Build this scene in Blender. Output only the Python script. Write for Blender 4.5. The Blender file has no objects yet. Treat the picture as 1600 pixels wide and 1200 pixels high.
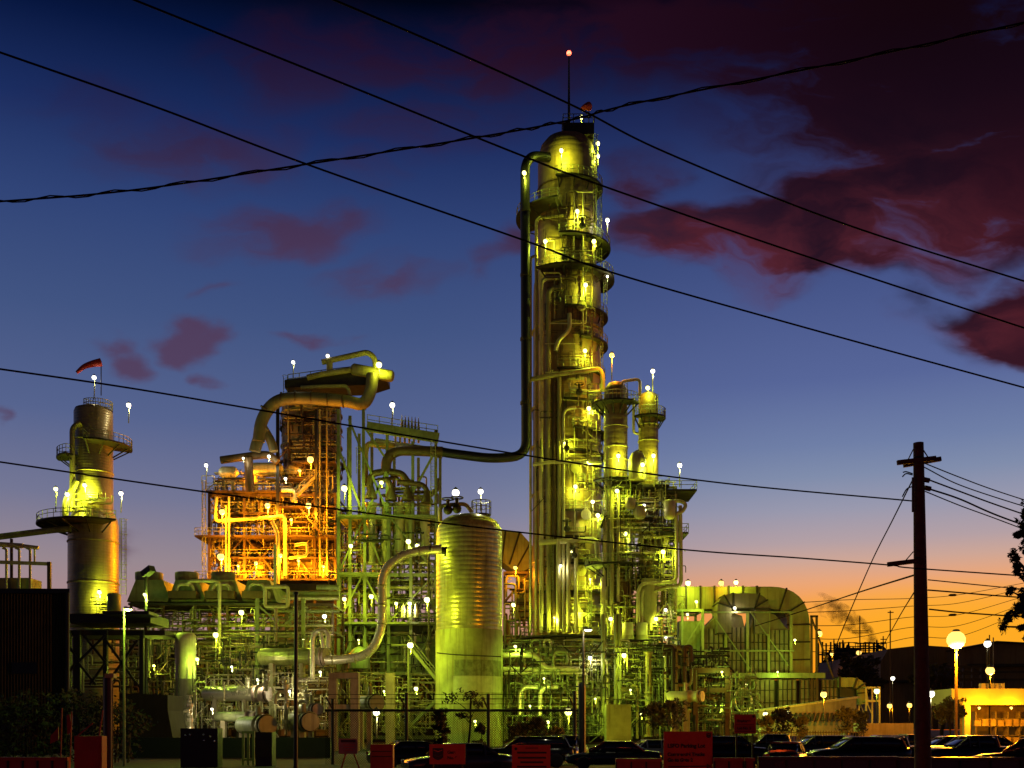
import bpy, math, random
from mathutils import Vector, Matrix
R = math.radians
C = bpy.context.scene.collection
F, CZ, HY = 1716.0, 2.0, 1140.0        # focal length in photograph pixels, eye height, horizon row

def lin(r, g, b):
    f = lambda c: (c/255/12.92) if c/255 <= 0.04045 else ((c/255+0.055)/1.055)**2.4
    return (f(r), f(g), f(b), 1)

# ------------------------------------------------------------------ camera
cam = bpy.data.objects.new('camera', bpy.data.cameras.new('camera'))
C.objects.link(cam)
cam.location = (0, 0, CZ); cam.rotation_euler = (R(90), 0, 0)
cam.data.sensor_width = 36; cam.data.lens = 36*F/1600
cam.data.shift_y = (HY-600)/1600
cam.data.clip_end = 20000; cam.data.clip_start = 0.1
bpy.context.scene.camera = cam

# ------------------------------------------------------------------ sky
sc = bpy.context.scene
w = bpy.data.worlds.new('World'); sc.world = w; w.use_nodes = True
nt = w.node_tree; nt.nodes.clear()
def nd(t, **kw):
    n = nt.nodes.new(t)
    for k, v in kw.items(): setattr(n, k, v)
    return n
def plug(s, v):
    if isinstance(v, bpy.types.NodeSocket): nt.links.new(v, s)
    elif v is not None: s.default_value = v
def mth(op, a, b=None, c=None, clamp=False):
    n = nd('ShaderNodeMath', operation=op); n.use_clamp = clamp
    for s, v in zip(n.inputs, (a, b, c)): plug(s, v)
    return n.outputs[0]
def smooth(v, a, b, lo=0.0, hi=1.0):
    n = nd('ShaderNodeMapRange', interpolation_type='SMOOTHSTEP')
    plug(n.inputs[0], v); n.inputs[1].default_value = a; n.inputs[2].default_value = b
    n.inputs[3].default_value = lo; n.inputs[4].default_value = hi
    return n.outputs[0]
def ramp(v, stops, top):
    n = nd('ShaderNodeValToRGB'); r = n.color_ramp
    while len(r.elements) < len(stops): r.elements.new(0.5)
    for e, (p, c) in zip(r.elements, stops): e.position = p/top; e.color = lin(*c)
    plug(n.inputs[0], mth('DIVIDE', v, top)); return n.outputs[0]
def mix(f, a, b):
    n = nd('ShaderNodeMix', data_type='RGBA')
    plug(n.inputs[0], f); plug(n.inputs[6], a); plug(n.inputs[7], b); return n.outputs[2]
tc = nd('ShaderNodeTexCoord'); sp = nd('ShaderNodeSeparateXYZ'); nt.links.new(tc.outputs['Generated'], sp.inputs[0])
dx, dy, dz = sp.outputs
hyp = mth('SQRT', mth('ADD', mth('MULTIPLY', dx, dx), mth('MULTIPLY', dy, dy)))
el = mth('MAXIMUM', mth('DIVIDE', dz, mth('MAXIMUM', hyp, 0.02)), 0.0)
yy = mth('MAXIMUM', dy, 0.05)
u, v = mth('DIVIDE', dx, yy), mth('DIVIDE', dz, yy)
T = 1.0
left = ramp(el, [(0, (190,136,112)), (.10, (174,136,134)), (.145, (152,136,144)), (.20, (116,119,149)), (.27, (86,100,143)), (.36, (65,84,130)), (.45, (48,68,119)), (.53, (27,45,96)), (.61, (7,22,62)), (.66, (1,5,20)), (1, (0,3,12))], T)
right = ramp(el, [(0, (255,105,4)), (.045, (255,122,6)), (.082, (255,146,24)), (.11, (250,162,76)), (.13, (234,166,120)), (.148, (206,166,150)), (.165, (180,160,165)), (.193, (153,153,174)), (.222, (128,141,172)), (.25, (111,127,167)), (.307, (87,102,153)), (.38, (72,87,139)), (.46, (52,68,120)), (.55, (32,42,88)), (.61, (14,18,50)), (.66, (3,4,18)), (1, (0,3,12))], T)
back = ramp(el, [(0, (44,44,62)), (.3, (30,36,62)), (.68, (8,12,34)), (1, (2,5,16))], T)
sky = mix(smooth(u, -0.16, 0.30), left, right)
def noise(vec, scale, detail, rough=.55, dist=0.0):
    n = nd('ShaderNodeTexNoise'); plug(n.inputs['Vector'], vec)
    n.inputs['Scale'].default_value = scale; n.inputs['Detail'].default_value = detail
    n.inputs['Roughness'].default_value = rough; n.inputs['Distortion'].default_value = dist
    return n
cv = nd('ShaderNodeCombineXYZ'); plug(cv.inputs[0], u); plug(cv.inputs[1], mth('MULTIPLY', v, 1.7))
n1 = noise(cv.outputs[0], 5.5, 3, .5)
n2 = noise(cv.outputs[0], 15.0, 4, .55)
s1 = nd('ShaderNodeSeparateColor'); nt.links.new(n1.outputs['Color'], s1.inputs[0])
s2 = nd('ShaderNodeSeparateColor'); nt.links.new(n2.outputs['Color'], s2.inputs[0])
uu = mth('ADD', u, mth('ADD', mth('MULTIPLY', mth('SUBTRACT', s1.outputs[0], .5), .20), mth('MULTIPLY', mth('SUBTRACT', s2.outputs[0], .5), .05)))
vv = mth('ADD', v, mth('ADD', mth('MULTIPLY', mth('SUBTRACT', s1.outputs[1], .5), .12), mth('MULTIPLY', mth('SUBTRACT', s2.outputs[1], .5), .04)))
CLOUDS = [  # photograph x, y, radii, density
 (1500,130,380,200,1.7), (1540,270,260,120,1.7), (1250,350,250,62,1.5), (1090,360,150,62,1.5), (1340,290,130,85,1.3), (1140,75,330,100,1.1), (1180,150,160,60,.6), (1560,490,130,78,1.9), (1400,30,400,60,1.4), (1450,200,250,120,1.5),
 (1190,408,100,50,1.0), (1410,378,110,48,1.0), (760,80,370,85,.85), (480,100,180,80,.62), (290,222,200,60,.66), (430,352,150,42,.85), (610,432,110,38,.7), (318,516,52,32,1.1),
 (208,538,46,34,.95), (486,520,50,13,1.0), (770,410,48,42,.7), (985,268,66,56,.85), (345,567,30,12,.8), (205,862,34,20,.8), (378,436,36,14,.5), (560,272,90,30,.4), (-2,622,14,20,.8), (660,200,180,60,.5), (120,170,120,60,.35)]
dens = None
for cx, cy, rx, ry, st in CLOUDS:
    a = mth('DIVIDE', mth('SUBTRACT', uu, (cx-800)/F), rx/F)
    b = mth('DIVIDE', mth('SUBTRACT', vv, (HY-cy)/F), ry/F)
    d = mth('SQRT', mth('ADD', mth('MULTIPLY', a, a), mth('MULTIPLY', b, b)))
    k = smooth(d, 1.5, 0.15, 0.0, st)
    dens = k if dens is None else mth('MAXIMUM', dens, k)
cw = nd('ShaderNodeCombineXYZ'); plug(cw.inputs[0], mth('MULTIPLY', uu, .62)); plug(cw.inputs[1], mth('MULTIPLY', vv, 1.5))
wisp = noise(cw.outputs[0], 12.0, 5, .56, 0)
dens = mth('MULTIPLY', dens, smooth(wisp.outputs['Fac'], .30, .60, .42, 1.3))
dens = mth('MULTIPLY', smooth(dens, 0.02, 1.12, 0, .96), smooth(u, -.2, .15, .78, 1.0))
dens = mth('MULTIPLY', dens, smooth(dy, .1, .4))
lit = mth('MULTIPLY', mth('MULTIPLY', smooth(wisp.outputs['Fac'], .64, .34), smooth(v, .58, .43, .12, 1.0)), smooth(u, -.1, .2))
ccol = mix(smooth(u, -.15, .3), lin(84,52,76), lin(36,11,20))
ccol = mix(lit, ccol, lin(98,36,42)); ccol = mix(mth('MULTIPLY', smooth(u, .36, .48), .6), ccol, lin(58,8,6))
ccol = mix(smooth(v, .35, .64), ccol, mix(smooth(u, -.1, .4), lin(40,14,34), lin(20,5,10)))
sky = mix(dens, sky, ccol)
sky = mix(smooth(dy, 0.05, -0.45), sky, back)
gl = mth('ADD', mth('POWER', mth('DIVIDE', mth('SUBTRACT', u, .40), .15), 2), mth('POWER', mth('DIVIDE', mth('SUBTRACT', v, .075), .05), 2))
glow = mth('MULTIPLY', smooth(gl, 2.0, 0, 0, .85), smooth(dy, .1, .4))  # sunset glow that also paints the sodium lamp's halo into the sky
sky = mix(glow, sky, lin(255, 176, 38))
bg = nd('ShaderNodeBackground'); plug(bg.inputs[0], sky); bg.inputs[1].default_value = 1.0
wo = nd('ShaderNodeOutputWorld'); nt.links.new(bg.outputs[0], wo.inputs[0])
vs = sc.view_settings
sc.display_settings.display_device = 'sRGB'
vs.view_transform = 'Standard'; vs.look = 'None'; vs.exposure = 0; vs.gamma = 1
sc.render.engine = 'CYCLES'
sc.cycles.use_denoising = True
sc.cycles.max_bounces = 5; sc.cycles.diffuse_bounces = 3; sc.cycles.glossy_bounces = 3
sc.cycles.sample_clamp_indirect = 4.0
sc.cycles.caustics_reflective = False; sc.cycles.caustics_refractive = False

# ------------------------------------------------------------------ materials
M = {}
def mat(name, base, rough=.55, metal=0.0, var=.35, scale=1.2, bump=.0, streak=0.0, bands=0.0, bd=.03, dark=None, obj=False, spec=None):
    m = bpy.data.materials.new(name); m.use_nodes = True
    t = m.node_tree; p = t.nodes['Principled BSDF']
    def n(k, **kw):
        q = t.nodes.new(k)
        for a, b in kw.items(): setattr(q, a, b)
        return q
    L = t.links.new
    co = n('ShaderNodeTexCoord').outputs['Object'] if obj else n('ShaderNodeNewGeometry').outputs['Position']
    tx = n('ShaderNodeTexNoise'); L(co, tx.inputs['Vector']); tx.inputs['Scale'].default_value = scale; tx.inputs['Detail'].default_value = 6; tx.inputs['Roughness'].default_value = .62
    rp = n('ShaderNodeValToRGB'); L(tx.outputs['Fac'], rp.inputs[0])
    d = dark or tuple(c*(1-var) for c in base)
    rp.color_ramp.elements[0].position = .32; rp.color_ramp.elements[0].color = (*d, 1)
    rp.color_ramp.elements[1].position = .62; rp.color_ramp.elements[1].color = (*base, 1)
    col = rp.outputs[0]
    if streak:
        mp = n('ShaderNodeMapping'); L(co, mp.inputs[0]); mp.inputs['Scale'].default_value = (2.2, 2.2, .16)
        t2 = n('ShaderNodeTexNoise'); L(mp.outputs[0], t2.inputs['Vector']); t2.inputs['Scale'].default_value = 1.3; t2.inputs['Detail'].default_value = 5
        r2 = n('ShaderNodeMapRange'); L(t2.outputs['Fac'], r2.inputs[0]); r2.inputs[1].default_value = .5; r2.inputs[2].default_value = .72
        mu = n('ShaderNodeMath', operation='MULTIPLY'); L(r2.outputs[0], mu.inputs[0]); mu.inputs[1].default_value = streak
        mx = n('ShaderNodeMix', data_type='RGBA'); L(mu.outputs[0], mx.inputs[0]); L(col, mx.inputs[6]); mx.inputs[7].default_value = (base[0]*.32, base[1]*.22, base[2]*.14, 1)
        col = mx.outputs[2]
    L(col, p.inputs['Base Color'])
    p.inputs['Metallic'].default_value = metal
    rr = n('ShaderNodeMapRange'); L(tx.outputs['Fac'], rr.inputs[0]); rr.inputs[3].default_value = min(1, rough+.12); rr.inputs[4].default_value = max(.03, rough-.1)
    L(rr.outputs[0], p.inputs['Roughness'])
    if spec is not None: p.inputs['Specular IOR Level'].default_value = spec
    h = None
    if bands:
        sx = n('ShaderNodeSeparateXYZ'); L(co, sx.inputs[0])
        a = n('ShaderNodeMath', operation='MULTIPLY'); L(sx.outputs[2], a.inputs[0]); a.inputs[1].default_value = 1/bands
        a2 = n('ShaderNodeMath', operation='MULTIPLY'); L(a.outputs[0], a2.inputs[0]); a2.inputs[1].default_value = math.pi
        sn = n('ShaderNodeMath', operation='SINE'); L(a2.outputs[0], sn.inputs[0]); g = n('ShaderNodeMath', operation='ABSOLUTE'); L(sn.outputs[0], g.inputs[0])
        h = g.outputs[0]
        bp = n('ShaderNodeBump'); L(h, bp.inputs['Height']); bp.inputs['Strength'].default_value = 1; bp.inputs['Distance'].default_value = bands*bd
        b2 = n('ShaderNodeBump'); L(tx.outputs['Fac'], b2.inputs['Height']); b2.inputs['Strength'].default_value = .35; b2.inputs['Distance'].default_value = .12
        L(b2.outputs[0], bp.inputs['Normal']); L(bp.outputs[0], p.inputs['Normal'])
    elif bump:
        bp = n('ShaderNodeBump'); L(tx.outputs['Fac'], bp.inputs['Height']); bp.inputs['Strength'].default_value = bump; bp.inputs['Distance'].default_value = .1
        L(bp.outputs[0], p.inputs['Normal'])
    M[name] = m; return m
def emit(name, col, s):
    m = bpy.data.materials.new(name); m.use_nodes = True
    p = m.node_tree.nodes['Principled BSDF']
    p.inputs['Base Color'].default_value = (.8, .8, .8, 1)
    p.inputs['Emission Color'].default_value = (*col, 1); p.inputs['Emission Strength'].default_value = s
    M[name] = m
mat('tan', (.40, .34, .13), .5, .0, .4, .5, .1, streak=.6)
mat('insul', (.42, .33, .15), .36, .3, .35, .35, bands=.38, bd=.05, streak=.45)
mat('tankskin', (.52, .47, .15), .30, .45, .5, .7, bands=.52, bd=.055, streak=.6)
mat('skirt', (.40, .41, .12), .7, 0, .4, .5, .2, streak=.7)
mat('brownskin', (.27, .185, .07), .5, .08, .45, .4, bands=.8, streak=.6)
mat('green', (.27, .285, .115), .55, 0, .4, .8, .1, streak=.5)
mat('cream', (.58, .51, .27), .45, .1, .3, .9, .05, streak=.45)
mat('silver', (.70, .60, .38), .28, .4, .2, 1.5, bands=.5)
mat('dark', (.035, .028, .016), .6, .2, .4, 1.5, .1)
mat('railing', (.28, .28, .11), .55, .2, .3, 2)
mat('grate', (.028, .022, .011), .7, .2, .4, 1.2)
mat('black', (.008, .007, .007), .5, 0, .4, 1.0)
mat('brown', (.11, .062, .026), .55, .2, .45, .8, .1, streak=.4)
mat('pink', (.34, .23, .17), .5, .2, .35, 1.2)
mat('concrete', (.42, .33, .19), .85, 0, .3, 1.5, .3, streak=.5)
mat('duct', (.33, .33, .11), .55, .1, .3, .5, .05, streak=.5)
mat('ductbrown', (.20, .16, .08), .6, .1, .35, .5, .05, streak=.5)
mat('panel', (.27, .22, .125), .65, .1, .35, .8, .1, streak=.6)
mat('wood', (.035, .02, .012), .85, 0, .5, 6, .4, streak=.5)
mat('wire', (.004, .004, .005), .95, 0, .2, 5, spec=.05)
mat('shed', (.030, .020, .012), .7, .1, .4, .6, .1, streak=.5)
mat('asphalt', (.035, .033, .03), .85, 0, .35, .7, .2)
mat('paving', (.024, .022, .017), .85, 0, .4, .35, .2)
mat('paint', (.55, .53, .45), .7, 0, .4, 3)
mat('sign_redlit', (.62, .055, .012), .55, 0, .15, 3)  # boards taken for white; red light falling on them put into base colour
mat('barrier', (.32, .022, .006), .5, 0, .25, 2)  # red light wash on the barriers is put into the base colour
mat('ink', (.02, .012, .01), .6, 0, .2, 4)
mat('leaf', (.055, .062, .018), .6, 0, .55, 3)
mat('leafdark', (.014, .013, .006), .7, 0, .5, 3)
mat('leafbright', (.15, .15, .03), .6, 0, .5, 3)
mat('bark', (.03, .02, .012), .9, 0, .4, 8, .4)
mat('tyre', (.012, .012, .012), .85, 0, .3, 6, obj=True)
mat('chrome', (.7, .7, .7), .18, 1.0, .15, 4, obj=True)
mat('glass', (.012, .014, .017), .06, 0, .2, 2, obj=True, spec=.7)
for k, c in dict(carblack=(.012, .012, .013), cargrey=(.06, .06, .062), carred=(.10, .012, .008), carsilver=(.26, .25, .24), carblue=(.015, .022, .045)).items():
    mat(k, c, .24, .3, .15, 1.5, obj=True)
mat('redlens', (.35, .01, .01), .2, 0, .2, 4, obj=True)
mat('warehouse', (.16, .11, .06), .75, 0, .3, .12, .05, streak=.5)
mat('canopy', (.66, .60, .26), .6, 0, .15, .5)
mat('stock', (.42, .30, .13), .7, 0, .5, .9, .2)
mat('windsock', (.42, .03, .025), .7, 0, .3, 2)
mat('distant', (.02, .012, .008), .8, 0, .4, .1)
mat('lampbody', (.10, .10, .09), .5, .4, .3, 4, obj=True)
emit('bulb_yellow', (1, .95, .34), 3.4); emit('bulb_white', (1, .97, .80), 3.5); emit('bulb_orange', (1, .58, .12), 2.4); emit('bulb_red', (1, .12, .06), 6)
emit('bulb_sodium', (1, .53, .10), 2.3); emit('signal_red', (1, .04, .01), 5)

# ------------------------------------------------------------------ mesh builder
def pt(px, py, D): return Vector(((px-800)*D/F, D, CZ+(HY-py)*D/F))
def ln(px, D): return px*D/F
class MB:
    def __init__(s): s.v = []; s.f = []; s.sm = []
    def add(s, vs, fs, smooth=False):
        o = len(s.v); s.v += [Vector(q) for q in vs]
        s.f += [tuple(i+o for i in f) for f in fs]; s.sm += [smooth]*len(fs)
    def box(s, c, d, rz=0.0):
        hx, hy, hz = d[0]/2, d[1]/2, d[2]/2; c = Vector(c); m = Matrix.Rotation(rz, 3, 'Z')
        s.add([c + m @ Vector((x*hx, y*hy, z*hz)) for z in (-1, 1) for x, y in ((-1, -1), (1, -1), (1, 1), (-1, 1))],
              [(0, 3, 2, 1), (4, 5, 6, 7), (0, 1, 5, 4), (1, 2, 6, 5), (2, 3, 7, 6), (3, 0, 4, 7)]); return s
    def beam(s, p, q, a, b):
        p, q = Vector(p), Vector(q); t = (q-p)
        if t.length < 1e-5: return s
        t.normalize(); up = Vector((0, 0, 1)) if abs(t.z) < .95 else Vector((0, 1, 0))
        x = t.cross(up).normalized()*a/2; y = x.cross(t).normalized()*b/2
        s.add([o+e for o in (p, q) for e in (-x-y, x-y, x+y, -x+y)],
              [(0, 3, 2, 1), (4, 5, 6, 7), (0, 1, 5, 4), (1, 2, 6, 5), (2, 3, 7, 6), (3, 0, 4, 7)]); return s
    def path(s, pts, r, n=10, caps=True, r2=None):
        pts = [Vector(p) for p in pts]; k = len(pts)
        t0 = (pts[1]-pts[0]).normalized()
        up = Vector((0, 0, 1)) if abs(t0.z) < .9 else Vector((0, 1, 0))
        x = t0.cross(up).normalized(); rings = []; pt_ = t0
        for i, p in enumerate(pts):
            t = ((pts[min(i+1, k-1)]-pts[max(i-1, 0)])).normalized()
            q = pt_.rotation_difference(t); x = (q @ x).normalized(); y = t.cross(x).normalized(); pt_ = t
            rr = r if r2 is None else r+(r2-r)*i/(k-1)
            rings.append([p+(x*math.cos(2*math.pi*j/n)+y*math.sin(2*math.pi*j/n))*rr for j in range(n)])
        s.add([q for g in rings for q in g], [(i*n+j, i*n+(j+1) % n, (i+1)*n+(j+1) % n, (i+1)*n+j) for i in range(k-1) for j in range(n)], n > 4)
        if caps:
            s.add(rings[0], [tuple(range(n-1, -1, -1))]); s.add(rings[-1], [tuple(range(n))])
        return s
    def lathe(s, c, prof, n=28, axis=None):
        """prof: (radius, height along axis)"""
        c = Vector(c); ax = Vector(axis or (0, 0, 1)).normalized()
        x = ax.cross(Vector((0, 1, 0)) if abs(ax.y) < .9 else Vector((1, 0, 0))).normalized(); y = ax.cross(x)
        k = len(prof)
        s.add([c+ax*h+(x*math.cos(2*math.pi*j/n)+y*math.sin(2*math.pi*j/n))*max(r, .001) for r, h in prof for j in range(n)],
              [(i*n+j, i*n+(j+1) % n, (i+1)*n+(j+1) % n, (i+1)*n+j) for i in range(k-1) for j in range(n)], True)
        for i in (0, k-1):
            r, h = prof[i]
            if r > .01:
                g = [c+ax*h+(x*math.cos(2*math.pi*j/n)+y*math.sin(2*math.pi*j/n))*r for j in range(n)]
                s.add(g, [tuple(range(n))])
        return s
    def ball(s, c, r, n=10, sq=1.0):
        return s.lathe(c, [(r*math.sin(math.pi*i/8), -r*sq*math.cos(math.pi*i/8)) for i in range(9)], n)
    def arc(s, c, z0, z1, ri, ro, a0, a1, n=18):
        A = [R(a0+(a1-a0)*i/n) for i in range(n+1)]; vs = []
        for a in A:
            for r, z in ((ri, z0), (ro, z0), (ro, z1), (ri, z1)): vs.append((c[0]+math.cos(a)*r, c[1]+math.sin(a)*r, z))
        fs = [(4*i+j, 4*i+(j+1) % 4, 4*i+4+(j+1) % 4, 4*i+4+j) for i in range(n) for j in range(4)] + [(0, 1, 2, 3), (4*n+3, 4*n+2, 4*n+1, 4*n)]
        s.add(vs, fs); return s
    def prism(s, poly, y0, y1):
        """poly of (x, z) extruded in depth"""
        n = len(poly)
        s.add([(x, y, z) for y in (y0, y1) for x, z in poly], [tuple(range(n)), tuple(range(2*n-1, n-1, -1))] + [(i, (i+1) % n, n+(i+1) % n, n+i) for i in range(n)]); return s
    def rails(s, pts, h=1.1, r=.035, step=1.6, mid=True):
        pts = [Vector(p) for p in pts]; up = Vector((0, 0, 1))
        for hh in ((h, h*.55) if mid else (h,)): s.path([p+up*hh for p in pts], r, 4)
        acc = 0; s.path([pts[0], pts[0]+up*h], r, 4)
        for a, b in zip(pts, pts[1:]):
            L = (b-a).length; k = max(1, round(L/step))
            for i in range(1, k+1):
                p = a+(b-a)*i/k; s.path([p, p+up*h], r, 4)
        return s
    def build(s, name, m, parent=None, loc=None):
        me = bpy.data.meshes.new(name)
        o = Vector(loc) if loc is not None else (ROOT.get(parent.name, Vector()) if parent else Vector())
        me.from_pydata([tuple(q-o) for q in s.v], [], s.f); me.update()
        me.polygons.foreach_set('use_smooth', s.sm)
        me.materials.append(M[m] if isinstance(m, str) else m)
        ob = bpy.data.objects.new(name, me); C.objects.link(ob)
        if parent: ob.parent = parent; ROOT[ob.name] = o
        else: ob.location = o; ROOT[ob.name] = o
        return ob
ROOT = {}
def tag(o, label=None, cat=None, group=None, kind=None):
    for k, q in (('label', label), ('category', cat), ('group', group), ('kind', kind)):
        if q: o[k] = q
    return o
def thing(name, label, cat, loc, group=None):
    o = bpy.data.objects.new(name, None); C.objects.link(o); o.location = loc
    o.empty_display_size = .2; ROOT[o.name] = Vector(loc); return tag(o, label, cat, group)
def solo(name, mb, m, label, cat, group=None, kind=None):
    n = len(mb.v); c = sum(mb.v, Vector())/n; c.z = min(q.z for q in mb.v)
    return tag(mb.build(name, m, None, c), label, cat, group, kind)
def struct(name, mb, m): return tag(mb.build(name, m), kind='structure')
def bend(pts, rad, n=6):
    pts = [Vector(p) for p in pts]; out = [pts[0]]
    for a, b, c in zip(pts, pts[1:], pts[2:]):
        u_, w_ = (a-b), (c-b); r = min(rad, u_.length*.49, w_.length*.49)
        p, q = b+u_.normalized()*r, b+w_.normalized()*r
        for i in range(n+1):
            t = i/n; out.append(p*(1-t)**2+b*2*t*(1-t)+q*t*t)
    out.append(pts[-1]); return out
def catmull(pts, n=10):
    pts = [Vector(p) for p in pts]; P = [pts[0]*2-pts[1]]+pts+[pts[-1]*2-pts[-2]]; out = []
    for i in range(1, len(P)-2):
        a, b, c, d = P[i-1:i+3]
        for k in range(n):
            t = k/n; out.append(.5*((2*b)+(c-a)*t+(2*a-5*b+4*c-d)*t*t+(3*b-a-3*c+d)*t**3))
    out.append(pts[-1]); return out
def pipe(parent, m, pts, rpx, rad=None, name='pipe', n=10, flange=False):
    """pts in photograph x, y and metres of depth; radius in photograph pixels"""
    D = pts[0][2]; r = ln(rpx, D)
    q = [pt(*p) for p in pts]
    if len(q) > 2: q = bend(q, rad if rad else r*3.2)
    b = MB().path(q, r, n)
    if flange:
        for i in (0, -1):
            t = (q[1]-q[0]).normalized() if i == 0 else (q[-1]-q[-2]).normalized()
            b.path([q[i]-t*r*.25, q[i]+t*r*.25], r*1.45, n)
    return b.build(name, m, parent)
def platform(root, D, cx, py, ri, xl, xr, back=True, h=1.1, m='grate', rail='railing'):
    ro = max(abs(xl-cx), abs(xr-cx)); rm = ln(ro, D); rim = ln(ri, D)*1.01
    c = pt(cx, 0, D); Df = D-rm; z = CZ+(HY-py)*Df/F
    an = lambda x: -math.degrees(math.acos(max(-1, min(1, (x-cx)/ro))))
    a0, a1 = an(xl), an(xr)
    if back:
        if a0 < -165: a0 -= 35
        if a1 > -15: a1 += 35
    b = MB().arc(c, z-.22, z, rim, rm, a0, a1)
    k = max(2, int((a1-a0)/28))
    for i in range(k+1):
        a = R(a0+3+(a1-a0-6)*i/k); e = Vector((math.cos(a), math.sin(a), 0))
        b.beam(Vector((c.x, c.y, z-1.5))+e*rim, Vector((c.x, c.y, z-.2))+e*(rm*.93), .12, .16)
    o = b.build('platform', m, root)
    n = max(4, int((a1-a0)/9))
    pts = [Vector((c.x+math.cos(R(a0+(a1-a0)*i/n))*rm*.985, c.y+math.sin(R(a0+(a1-a0)*i/n))*rm*.985, z)) for i in range(n+1)]
    i0 = Vector((c.x+math.cos(R(a0))*rim, c.y+math.sin(R(a0))*rim, z)); i1 = Vector((c.x+math.cos(R(a1))*rim, c.y+math.sin(R(a1))*rim, z))
    MB().rails([i0]+pts+[i1], h, .045, 2.2).build('railing', rail, o)
    return o
def ladder(root, x, y0, y1, D, wpx=5, cage=True, m='railing'):
    p, q = pt(x, y1, D), pt(x, y0, D); w = ln(wpx, D)/2; X = Vector((w, 0, 0)); b = MB()
    b.path([p-X, q-X], .05, 4); b.path([p+X, q+X], .05, 4)
    k = int((q-p).length/.45)
    for i in range(k): a = p+(q-p)*(i+.5)/k; b.path([a-X, a+X], .025, 4)
    if cage:
        n = max(1, int((q-p).length/1.9))
        for i in range(1, n+1):
            a = p+(q-p)*i/n
            b.path([a+Vector((math.cos(t)*w*1.5, -abs(math.sin(t))*w*2.2, 0)) for t in [math.pi*j/8 for j in range(9)]], .04, 4)
        for t in (.25, .5, .75):
            e = Vector((math.cos(math.pi*t)*w*1.5, -math.sin(math.pi*t)*w*2.2, 0)); b.path([p+e+(q-p)/n, q+e], .03, 4)
    return b.build('ladder', m, root)
def steel(root, D, dep, xs, ys, m='green', w=.3, braces=(), post='post', bx=None, beam='beam', depthbeams=True):
    """a steel frame: posts at the columns xs, beams at the rows ys, on a front and a back plane"""
    zt, zb = pt(0, min(ys), D).z, pt(0, max(ys), D).z
    for x in xs:
        X = pt(x, 0, D).x
        for d in (D, D+dep): MB().box((X, d, (zt+zb)/2), (w, w, zt-zb)).build(post, m, root)
    x0, x1 = pt(xs[0], 0, D).x, pt(xs[-1], 0, D).x
    for y in (bx or ys):
        z = pt(0, y, D).z; b = MB()
        for d in (D, D+dep): b.box(((x0+x1)/2, d, z-w*.5), (x1-x0-w*1.02, w*.7, w*1.1))
        if depthbeams:
            for x in xs: b.box((pt(x, 0, D).x, D+dep/2, z-w*.45), (w*.6, dep-w*1.02, w*.8))
        b.build(beam, m, root)
    for xa, ya, xb, yb in braces:
        for d in (D-w*.1, D+dep+w*.1): MB().beam(Vector((pt(xa, ya, D).x, d, pt(xa, ya, D).z)), Vector((pt(xb, yb, D).x, d, pt(xb, yb, D).z)), w*.55, w*.55).build('brace', m, root)
def deck(root, x0, x1, y, D, dep, m='grate', rail=True, sides=True, h=1.1, th=.25, gaps=None):
    a, b_ = pt(x0, y, D), pt(x1, y, D)
    o = MB().box(((a.x+b_.x)/2, D+dep/2, a.z-th/2), (b_.x-a.x, dep, th)).build('deck', m, root)
    if rail:
        q = [Vector((a.x, D+.1, a.z)), Vector((b_.x, D+.1, a.z))]
        if sides: q = [Vector((a.x+.05, D+dep, a.z))]+q+[Vector((b_.x-.05, D+dep, a.z))]
        MB().rails(q, h, .045, 1.9).build('railing', 'railing', o)
    return o
def fine(root, x0, x1, y0, y1, D, dep, n, seed, m, r0=.4, r1=1.1, name='fine_pipework'):  # batches in the dark material stand in for shaded gaps between pipes
    rnd = random.Random(seed); b = MB()
    for i in range(n):
        d = D+rnd.random()*dep; r = ln(rnd.uniform(r0, r1), d); x, y = rnd.uniform(x0, x1), rnd.uniform(y0, y1); k = rnd.random()
        if k < .42: q = [(x, y, d), (x, min(y1, y+rnd.uniform(10, 46)), d)]
        elif k < .72: q = [(x, y, d), (min(x1, x+rnd.uniform(14, 60)), y, d)]
        elif k < .9: e = rnd.choice((-1, 1))*rnd.uniform(5, 20); f = rnd.uniform(5, 24); q = [(x, min(y1, y+f), d), (x, y, d), (x+e, y, d), (x+e, y+rnd.uniform(4, 18), d)]
        else: e = rnd.choice((-1, 1))*rnd.uniform(8, 22); q = [(x, y, d), (x+e, y+abs(e)*rnd.uniform(.7, 1.3), d)]
        P = [pt(*p) for p in q]
        if len(P) > 2: P = bend(P, r*3, 3)
        b.path(P, r, 6)
        if rnd.random() < .3: b.path([P[0]+(P[1]-P[0])*.4, P[0]+(P[1]-P[0])*.4+(P[1]-P[0]).normalized()*r*1.2], r*2.1, 8)
        if rnd.random() < .14: valve(b, P[0], r*1.1)
    o = b.build(name, m, root); o['kind'] = 'stuff'; return o
def valve(b, p, r):
    p = Vector(p); b.ball(p, r*1.3, 8); b.path([p, p+Vector((0, -r*.3, r*3))], r*.5, 6)
    t = p+Vector((0, -r*.3, r*3)); b.path([t+Vector((math.cos(a)*r*1.7, math.sin(a)*r*1.7, 0)) for a in [2*math.pi*i/10 for i in range(11)]], r*.22, 5)
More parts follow.
